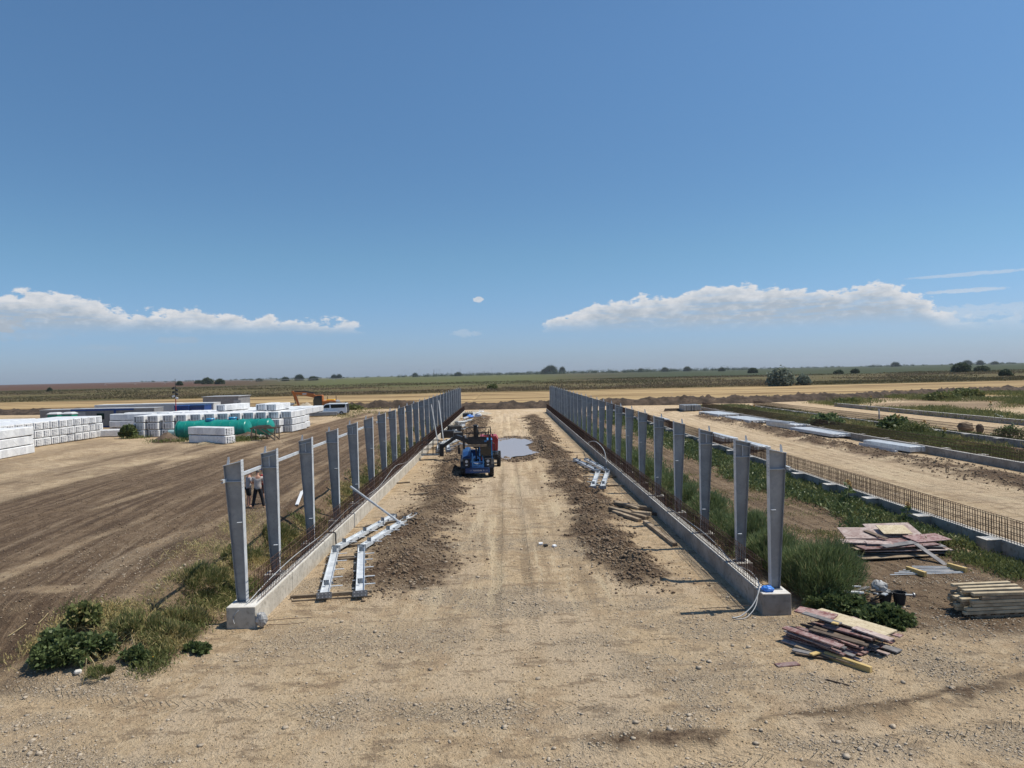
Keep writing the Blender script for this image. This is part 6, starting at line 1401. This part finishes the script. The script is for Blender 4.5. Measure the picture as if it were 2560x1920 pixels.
def bush(name, label, cat, x, y, rx, ry, h, n, m, kind='feather', z=None, group=None, stem=True, dry=0.0, seed=0):
    t_ = T(name, label, cat, (x, y, gz(x, y) if z is None else z), 0, group)
    nc = max(14, int(26 * rx * h)); a = nrg.rand(nc) * 6.283; e = np.arcsin(nrg.rand(nc) ** .8); q = .50 + .42 * nrg.rand(nc)
    C = np.stack([rx * q * np.cos(a) * np.cos(e), ry * q * np.sin(a) * np.cos(e), h * (.12 + .80 * np.sin(e) * q + .1 * nrg.rand(nc))], 1)
    j = nrg.randint(0, nc, n); rc = .30 * (rx * ry * h) ** (1 / 3.0) * (.6 + .8 * nrg.rand(nc))
    g_ = nrg.randn(n, 3); g_ /= np.linalg.norm(g_, axis=1)[:, None]; P = C[j] + g_ * (rc[j] * nrg.rand(n) ** .45)[:, None] * np.array([1, 1, .9])
    P[:, 2] = np.maximum(P[:, 2], .02)
    out = P / np.array([rx, ry, h]); out /= np.linalg.norm(out, axis=1)[:, None] + 1e-6
    if kind == 'feather': D = out * .5 + np.array([0, 0, .75]) + nrg.randn(n, 3) * .28; L = (.16 + .16 * nrg.rand(n)) * h ** .5; Wd = .010 + .010 * nrg.rand(n); bd = .25
    elif kind == 'leaf': D = out * .7 + nrg.randn(n, 3) * .6 + np.array([0, 0, .15]); L = .09 + .09 * nrg.rand(n); Wd = .05 + .05 * nrg.rand(n); bd = .4
    else: D = out * .6 + nrg.randn(n, 3) * .7; s_ = .035 * (rx * ry * h) ** (1 / 3.0) + .08; L = s_ * (1.5 + 1.8 * nrg.rand(n)); Wd = s_ * (.9 + nrg.rand(n)); bd = .3
    D /= np.linalg.norm(D, axis=1)[:, None]
    cv_ = nrg.rand(nc)[j]; tn = .5 * cv_ + .5 * nrg.rand(n)
    OB('foliage', blade_mesh('foliage', P, D, L, Wd * (1 + .012 * y), M[m], (nrg.rand(n) < dry) * .8, tn, bd), t_)
    if stem:
        mb = MB()
        for k in range(5):
            aa = rng.uniform(0, 6.28); mb.tube([(.05 * math.cos(aa), .05 * math.sin(aa), 0), (rx * .25 * math.cos(aa), ry * .25 * math.sin(aa), h * .4), (rx * .5 * math.cos(aa), ry * .5 * math.sin(aa), h * .75)], [.03 * h, .02 * h, .008 * h], 5)
        mb.build('stem' if h < 3 else 'trunk', M['bark' if h > 3 else 'twig'], t_)
    return t_
gf = 'feathery bushes behind the footing wall'
fb = [(9.45, 21.5, 1.3, 1.5, 1.55, 17000, 'big feathery bush close behind the end column, the largest of the row'), (9.0, 24.1, 1.1, 1.3, 1.35, 11000, 'feathery bush behind the second column'), (9.9, 22.2, .9, .8, .6, 4200, 'low feathery bush between the big bush and the buckets'),
      (9.2, 26.8, 1.1, 1.4, 1.4, 10000, 'tall feathery bush between the second and third columns'), (8.9, 29.3, 1.0, 1.4, 1.0, 7000, 'feathery bush behind the third column'), (9.1, 32.5, 1.0, 1.3, 1.15, 7000, 'feathery bush behind the fourth column, pale tips'),
      (9.0, 36.0, 1.0, 1.4, .95, 5500, 'feathery bush with yellow flowers beside it'), (9.2, 40, 1.1, 1.6, 1.1, 5000, 'feathery bush behind the sixth column'), (9.0, 44.5, 1.0, 1.6, 1.2, 4500, 'feathery bush behind the seventh column'), (9.1, 49.5, 1.1, 1.8, 1.2, 4000, 'feathery bush behind the eighth column'),
      (8.9, 55, 1.0, 2, 1.3, 3500, 'feathery bush behind the ninth column'), (9.1, 61, 1.1, 2.2, 1.2, 3200, 'feathery bush behind the tenth and eleventh columns')]
for i, (x, y, rx, ry, h, n, l) in enumerate(fb): bush('feathery_bush', l, 'bush', x, y, rx, ry, h, n, 'feather', 'feather', group=gf, dry=.06)
# leafy shrub round the buckets
bush('leafy_shrub', 'dark leafy shrub sprawling below the metal prop beside the end block', 'shrub', 9.25, 20.0, 1.0, .75, .45, 5600, 'broad', 'leaf', stem=False)
bush('leafy_shrub', 'dark leafy shrub in front of the buckets, beside the tan board', 'shrub', 10.05, 18.95, 1.0, .6, .30, 5200, 'broad', 'leaf', stem=False)
# front mound by the dirt yard
gm = 'weed clumps on the mound before the end block'
for x, y, rx, ry, h, n, m, k, l, d in ((-11.2, 17.6, .85, .6, .65, 5200, 'broad', 'leaf', 'dark leafy bush at the outer end of the weed mound', .02), (-10.35, 17.5, .6, .5, .5, 2600, 'broad', 'leaf', 'dark leafy clump beside the big one, with a dry stalk before it', .05), (-11.3, 18.9, .5, .5, .6, 1600, 'weed', 'leaf', 'small clump with tall shoots at the back of the mound', .1),
        (-9.7, 18.6, .8, .6, .5, 3800, 'weed', 'feather', 'yellowish feathery clump in the middle of the mound', .35), (-8.9, 18.5, .7, .55, .40, 3200, 'weed', 'feather', 'green and straw coloured clump nearest the end block', .4), (-9.3, 20.0, .8, .7, .45, 3600, 'weed', 'feather', 'straw coloured clump behind the end block', .5),
        (-9.2, 17.35, .4, .3, .30, 900, 'broad', 'leaf', 'small round green clump on bare soil below the mound', 0), (-8.05, 18.05, .35, .22, .18, 800, 'broad', 'leaf', 'flat bluish green plant on the gravel before the end block', 0), (-9.6, 16.6, .35, .25, .28, 800, 'weed', 'feather', 'small green tuft on the gravel below the mound', .1),
        (-9.9, 22.6, 1.0, 1.1, .5, 4200, 'weed', 'feather', 'yellow green clump behind the second column', .3), (-9.8, 25.6, .9, 1.3, .5, 3800, 'weed', 'feather', 'green clump between the second and third columns', .2), (-9.7, 29.5, .9, 1.3, .5, 3000, 'weed', 'feather', 'green clump behind the fourth column in the dirt yard bank', .2)):
    bush('weed_clump', l, 'weed clump', x, y, rx, ry, h, n, m, k, group=gm, stem=False, dry=d)
for k, (a, b_) in enumerate((((205, 1715), (215, 1640)), ((238, 1672), (222, 1640)), ((338, 1635), (327, 1585)), ((375, 1610), (415, 1585)), ((380, 1650), (420, 1652)), ((95, 1555), (120, 1535)), ((20, 1590), (65, 1555)))):
    A = on(*a); B = spot(*b_, A.z + (.0 if k > 3 else .45)) if k < 3 else on(*b_) + Vector((0, 0, .08)); 
    if k < 3: B = A + Vector(((b_[0] - a[0]) / 1775 * A.y, .05, (a[1] - b_[1]) / 1775 * A.y * .9))
    cable('dry_stalk', [A + Vector((0, 0, .03)), A.lerp(B, .5) + Vector((.02, 0, .02)), B], .014, 'twig', ['withered hanging stalk with dead leaves before the dark clump', 'yellow broken stalk leaning on the dark clump', 'pale upright stalk in the middle of the mound', 'bleached branch lying obliquely over the mound', 'pale straight stalk lying on the gravel with a yellow flower', 'bleached stalk at the outer edge of the mound', 'pale stalk lying on brown soil at the picture edge'][k], 'stalk')
p = on(386, 1650); m = MB(); m.tube([p + Vector((0, 0, .03)), p + Vector((0, 0, .08))], .055, 10); m.build('yellow_flower', M['petal'], label='yellow flower head lying on gravel below the weed mound', category='flower')
p = on(195, 1685); m = MB(); m.box(p + Vector((0, 0, .05)), (.16, .12, .1), Matrix.Rotation(.5, 3, 'Z'), ch=.03); m.build('pale_stone', M['conctop'], label='pale stone under the dark clump of the weed mound', category='stone')

# sunflowers
def sunflower(label, x, y, h, face=-1.4, r_=.13):
    t_ = T('sunflower', label, 'sunflower', (x, y, gz(x, y)), 0, 'sunflowers among the weeds')
    m = MB(); m.tube([(0, 0, 0), (.03, .02, h * .5), (0, -.05, h)], [.02, .016, .012], 5); m.build('stem', M['twig'], t_)
    c = Vector((0, -.07, h)); nr = Vector((math.cos(face) * .8, math.sin(face) * .8, .35)).normalized(); u = nr.cross(Vector((0, 0, 1))).normalized(); v = u.cross(nr)
    m = MB(); m.tube([c, c + nr * .03], r_ * .5, 12); m.build('centre', M['seed'], t_)
    m = MB()
    for k in range(14):
        a = 2 * math.pi * k / 14; d = u * math.cos(a) + v * math.sin(a); e = u * math.cos(a + .2) + v * math.sin(a + .2); m.add([c + d * r_ * .45, c + (d + e).normalized() * r_ * 1.05 + nr * .02, c + e * r_ * .45], [(0, 1, 2)])
    m.build('petals', M['petal'], t_, kind='stuff')
    n = 26; P = np.stack([nrg.randn(n) * .05, nrg.randn(n) * .05, h * (.2 + .7 * nrg.rand(n))], 1); D = nrg.randn(n, 3); D[:, 2] *= .3; D /= np.linalg.norm(D, axis=1)[:, None]
    OB('leaves', blade_mesh('leaves', P, D, .22 + .1 * nrg.rand(n), .14 + .06 * nrg.rand(n), M['broad']), t_, kind='stuff')
for i, (x, y, h, l) in enumerate(((9.9, 35.2, 1.2, 'sunflower between the fourth and fifth columns, the lower one'), (10.4, 37.4, 1.3, 'sunflower between the fourth and fifth columns, the taller one'), (16.2, 33.6, 1.35, 'sunflower beside the top of the end column'), (16.6, 34.3, 1.1, 'shorter sunflower beside the top of the end column'),
        (17.0, 30.0, 1.0, 'sunflower before the rebar fence near the pedestal tabs'), (40.0, 72.0, 1.6, 'sunflower standing in the weeds before the third hall fence'), (41.2, 69.5, 1.3, 'smaller sunflower in the weeds before the third hall fence'), (38.5, 62, 1.2, 'sunflower behind the rebar of the long wall with steel bundles'), (60.0, 116, 1.9, 'far sunflower behind the bare concrete wall'), (66.0, 96, 1.6, 'far sunflower at the picture edge beyond the bare wall'), (36.5, 104, 1.3, 'far sunflower in the weeds by the flat purlin bundles'))):
    sunflower(l, x, y, h, r_=.15 if y < 40 else .24)
bush('sunflower_clump', 'clump of green sunflower plants with yellow heads before the third hall fence', 'plants', 40.2, 73, 1.6, 1.4, 1.4, 1800, 'broad', 'tree', stem=False)
# dark bushes of the yard and the halls
for x, y, rx, ry, h, n, m, l in ((-40.9, 77.2, .8, .7, 1.35, 2600, 'broad', 'dark round bush in the yard between the single taped pack and the rows'), (36.0, 80, 2.0, 2, 1.4, 2400, 'feather', 'dense bush in the weeds beside the third steel bundle'), (39.3, 68, 2.2, 1.8, 1.3, 2400, 'weed', 'dense bush beside the sunflower clump'), (45.5, 63.5, 1.6, 1.5, 1.3, 1800, 'broad', 'dark bush inside the third hall near the picture edge'),
                 (48.0, 60.5, 1.8, 1.2, 1.1, 1600, 'broad', 'dark bush cut by the picture edge in the third hall'), (84, 136, 3.5, 2.5, 1.1, 2200, 'weed', 'low bush on the earth bank beyond the third hall'), (62, 128, 2.6, 2, .8, 1500, 'weed', 'bush behind the end of the bare wall'), (95, 146, 4, 3, 1.3, 2200, 'weed', 'larger low bush on the earth bank at the picture edge'), (-30, 131, 4.0, 1.6, 1.0, 1500, 'weed', 'low weeds mound behind the excavator bucket')):
    bush('dark_bush', l, 'bush', x, y, rx, ry, h, n, m, 'tree' if y > 70 else 'leaf', stem=False, dry=.05)
# far bushes and trees, each at the distance its foot shows
far = [(1687, 834, 41, 62, 'silver', 'large silvery bush at the edge of the meadow'), (1735, 832, 24, 34, 'silver', 'smaller greyish bush touching the large silvery one'), (1627, 806, 11, 22, 'tree', 'round dark tree beyond the meadow above the silvery bush'), (2077, 804, 21, 42, 'tree', 'wide dark tree near the horizon above the earth bank'), (2122, 803, 12, 34, 'tree', 'low dark tree beside the wide one near the horizon'),
       (2172, 812, 14, 30, 'tree', 'dark bush close to the picture edge above the earth bank'), (1848, 806, 9, 20, 'tree', 'small dark bush between the silvery bush and the wide tree'), (1812, 808, 8, 24, 'tree', 'flat green bush between the silvery bush and the wide tree'), (1064, 843, 13, 26, 'weed', 'green bush at the stubble edge between the two column rows'), (1215, 802, 16, 9, 'tree', 'narrow upright poplar on the horizon'),
       (1190, 805, 15, 26, 'tree', 'broad tree on the horizon beside the poplar'), (1178, 805, 9, 16, 'tree', 'lower tree on the horizon, outermost beside the poplar'), (448, 830, 13, 26, 'tree', 'round dark bush in the meadow above the panel packs'), (475, 830, 11, 22, 'tree', 'second round bush in the meadow above the panel packs'), (429, 829, 6, 18, 'tree', 'flat green bush beside the two round ones in the meadow'), (388, 833, 10, 14, 'tree', 'small dark tree beside the lamp mast top'),
       (107, 847, 10, 11, 'tree', 'lone small bush in the green strip above the toilets'), (617, 823, 7, 16, 'tree', 'small dark bush above the excavator, outermost of three'), (647, 822, 12, 18, 'tree', 'tall round tree above the excavator'), (677, 822, 7, 22, 'tree', 'flat dark bush above the excavator cab'), (722, 817, 8, 10, 'tree', 'small tree on the horizon above the van'), (733, 817, 9, 9, 'tree', 'second small tree on the horizon above the van'),
       (560, 824, 5, 14, 'tree', 'tiny bush on the horizon beyond the grey site office'), (897, 809, 8, 9, 'tree', 'first tree of the far wood, at its open end'), (990, 806, 6, 14, 'tree', 'tree standing out of the far wood above the column row'), (1485, 802, 8, 14, 'tree', 'dark tree before the far wood, beside the column tops'), (1437, 803, 7, 14, 'tree', 'dark tree before the far wood, nearer the poplar'), (1560, 802, 7, 14, 'tree', 'dark low tree before the far wood, towards the silvery bush'),
       (1935, 789, 7, 16, 'tree', 'tree on the horizon above the bare concrete wall'), (2090, 784, 7, 18, 'tree', 'tree on the skyline above the wide dark tree'), (2118, 783, 8, 12, 'tree', 'taller tree on the skyline towards the picture edge'), (2150, 783, 4, 14, 'tree', 'low tree on the skyline nearest the picture edge'), (1385, 803, 6, 12, 'tree', 'small tree before the far wood above the column heads')]
for x, y, h, w_, m, l in far:
    dd = max(4.3, y - (806 + (1091 - x) * .0217)); Y_ = min(7 * 1534 / dd, 2600); p = spot(x * 1.1573, y * 1.1573)
    X_ = (x - 1106) / 1534 * Y_; q = Vector((math.sin(YAW) * Y_ + X_ * math.cos(YAW), math.cos(YAW) * Y_ - X_ * math.sin(YAW), 0)); H_ = h * Y_ / 1534; R_ = w_ / 2 * Y_ / 1534 * .84
    o = bush('far_tree' if m == 'tree' else 'meadow_bush', l, 'tree' if m == 'tree' else 'bush', q.x, q.y, R_, R_ * .8, H_ * .9, int(1200 + 150 * w_), m, 'tree', z=0 if Y_ > 200 else None, stem=H_ > 3.2)
    for ch in o.children:
        if ch.name.startswith('foliage'): ch.name = 'crown'
# the far wood and scattered hedges along the horizon
cxs, cys, rs = [], [], []
for k in range(520):
    u = rng.random(); px = 893 + 720 * u if k < 330 else rng.choice([rng.uniform(500, 900), rng.uniform(1560, 2212), rng.uniform(1560, 2212), rng.uniform(300, 700)])
    Y_ = rng.uniform(2350, 2750) if k < 330 else rng.uniform(2500, 3900); cxs.append((px - 1091) / 1534 * Y_); cys.append(Y_); rs.append(rng.uniform(4.5, 9.5) * (1 if k < 330 else .7) * (1.15 if rng.random() < .12 else .8))
cxs, cys, rs = map(np.array, (cxs, cys, rs)); n = 26000; j = nrg.randint(0, len(cxs), n); g_ = nrg.randn(n, 3); g_ /= np.linalg.norm(g_, axis=1)[:, None]; g_ *= (nrg.rand(n) ** .4)[:, None]
P = np.stack([cxs[j] + g_[:, 0] * rs[j] * 1.9, cys[j] + g_[:, 1] * rs[j], rs[j] * (.75 + .9 * g_[:, 2])], 1); P[:, 2] = np.maximum(P[:, 2], 0)
D = nrg.randn(n, 3); D /= np.linalg.norm(D, axis=1)[:, None]
OB('treeline', blade_mesh('treeline', P, D, 1.6 + 1.8 * nrg.rand(n), 1.2 + 1.6 * nrg.rand(n), M['tree'], None, .5 * nrg.rand(len(cxs))[j] + .5 * nrg.rand(n), .1), kind='stuff')
# wind turbines, mast and sprinkler on the horizon
for i, (x, l) in enumerate(((1012, 'faint wind turbine at the open end of the far wood'), (1022, 'faint wind turbine standing beside the open end of the far wood'), (1049, 'faint wind turbine just before the lattice mast'), (1092, 'faint wind turbine just past the lattice mast'), (1100, 'faint wind turbine second past the lattice mast'), (1130, 'faint wind turbine between the lattice mast and the gap'), (1152, 'faint wind turbine above the middle of the far wood'), (1230, 'faint wind turbine short of the poplar'))):
    D_ = 8800; X_ = (x - 1262.6) / 1775 * D_; t_ = T('wind_turbine', l, 'wind turbine', (X_, D_, 0), 0, 'wind turbines beyond the far wood')
    m = MB(); m.tube([(0, 0, 0), (0, 0, 70)], [2.2, 1.2], 8); m.build('tower', M['turb'], t_)
    a0 = rng.uniform(0, 2)
    for k in range(3):
        a = a0 + k * 2.094; m = MB(); m.bar((0, -3, 70), (30 * math.sin(a), -3, 70 + 30 * math.cos(a)), 2.0, .8); m.build('blade', M['turb'], t_)
    m = MB(); m.box((0, 0, 70), (4, 8, 4)); m.build('nacelle', M['turb'], t_)
m = MB(); X_ = (1085.5 - 1262.6) / 1775 * 2700
for s in ((-1, -1), (1, -1), (1, 1), (-1, 1)): m.tube([(X_ + s[0] * 1.2, 2700 + s[1] * 1.2, 0), (X_ + s[0] * .5, 2700 + s[1] * .5, 27)], .35, 4)
for k in range(9): m.box((X_, 2700, 3 * k + 2), (2.0, 2.0, .4))
m.build('lattice_mast', M['greyp'], label='thin lattice mast rising behind the far wood', category='mast')
t_ = T('sprinkler_boom', 'long thin white irrigation boom on wheeled towers along the horizon beyond the toilets', 'irrigation boom', (0, 0, 0))
for k in range(9):
    x0, x1 = -700 + 48 * k, -700 + 48 * (k + 1); m = MB(); m.tube([(x0, 1250 + 8 * k, 3.4), ((x0 + x1) / 2, 1254 + 8 * k, 4.4), (x1, 1258 + 8 * k, 3.4)], .16, 4); m.build('span_pipe', M['turb'], t_)
    m = MB(); m.bar((x0 - 2, 1250 + 8 * k, 0), (x0, 1250 + 8 * k, 3.6), .2, .2); m.bar((x0 + 2, 1250 + 8 * k, 0), (x0, 1250 + 8 * k, 3.6), .2, .2); m.build('tower', M['turb'], t_)

# ------------------------------------------------------------------ summer haze over the plain
hm = bpy.data.materials.new('haze'); hm.use_nodes = True; t = hm.node_tree; t.nodes.clear()
pv = N(t, 'ShaderNodeVolumePrincipled'); pv.inputs['Color'].default_value = (.80, .88, 1.0, 1); pv.inputs['Density'].default_value = HAZE; pv.inputs['Anisotropy'].default_value = 0.2
o_ = N(t, 'ShaderNodeOutputMaterial'); t.links.new(pv.outputs[0], o_.inputs['Volume'])
mb = MB(); mb.box((0, 3400, 52), (11500, 12500, 108)); hz = mb.build('haze', hm, kind='stuff')
SC.cycles.volume_bounces = 0
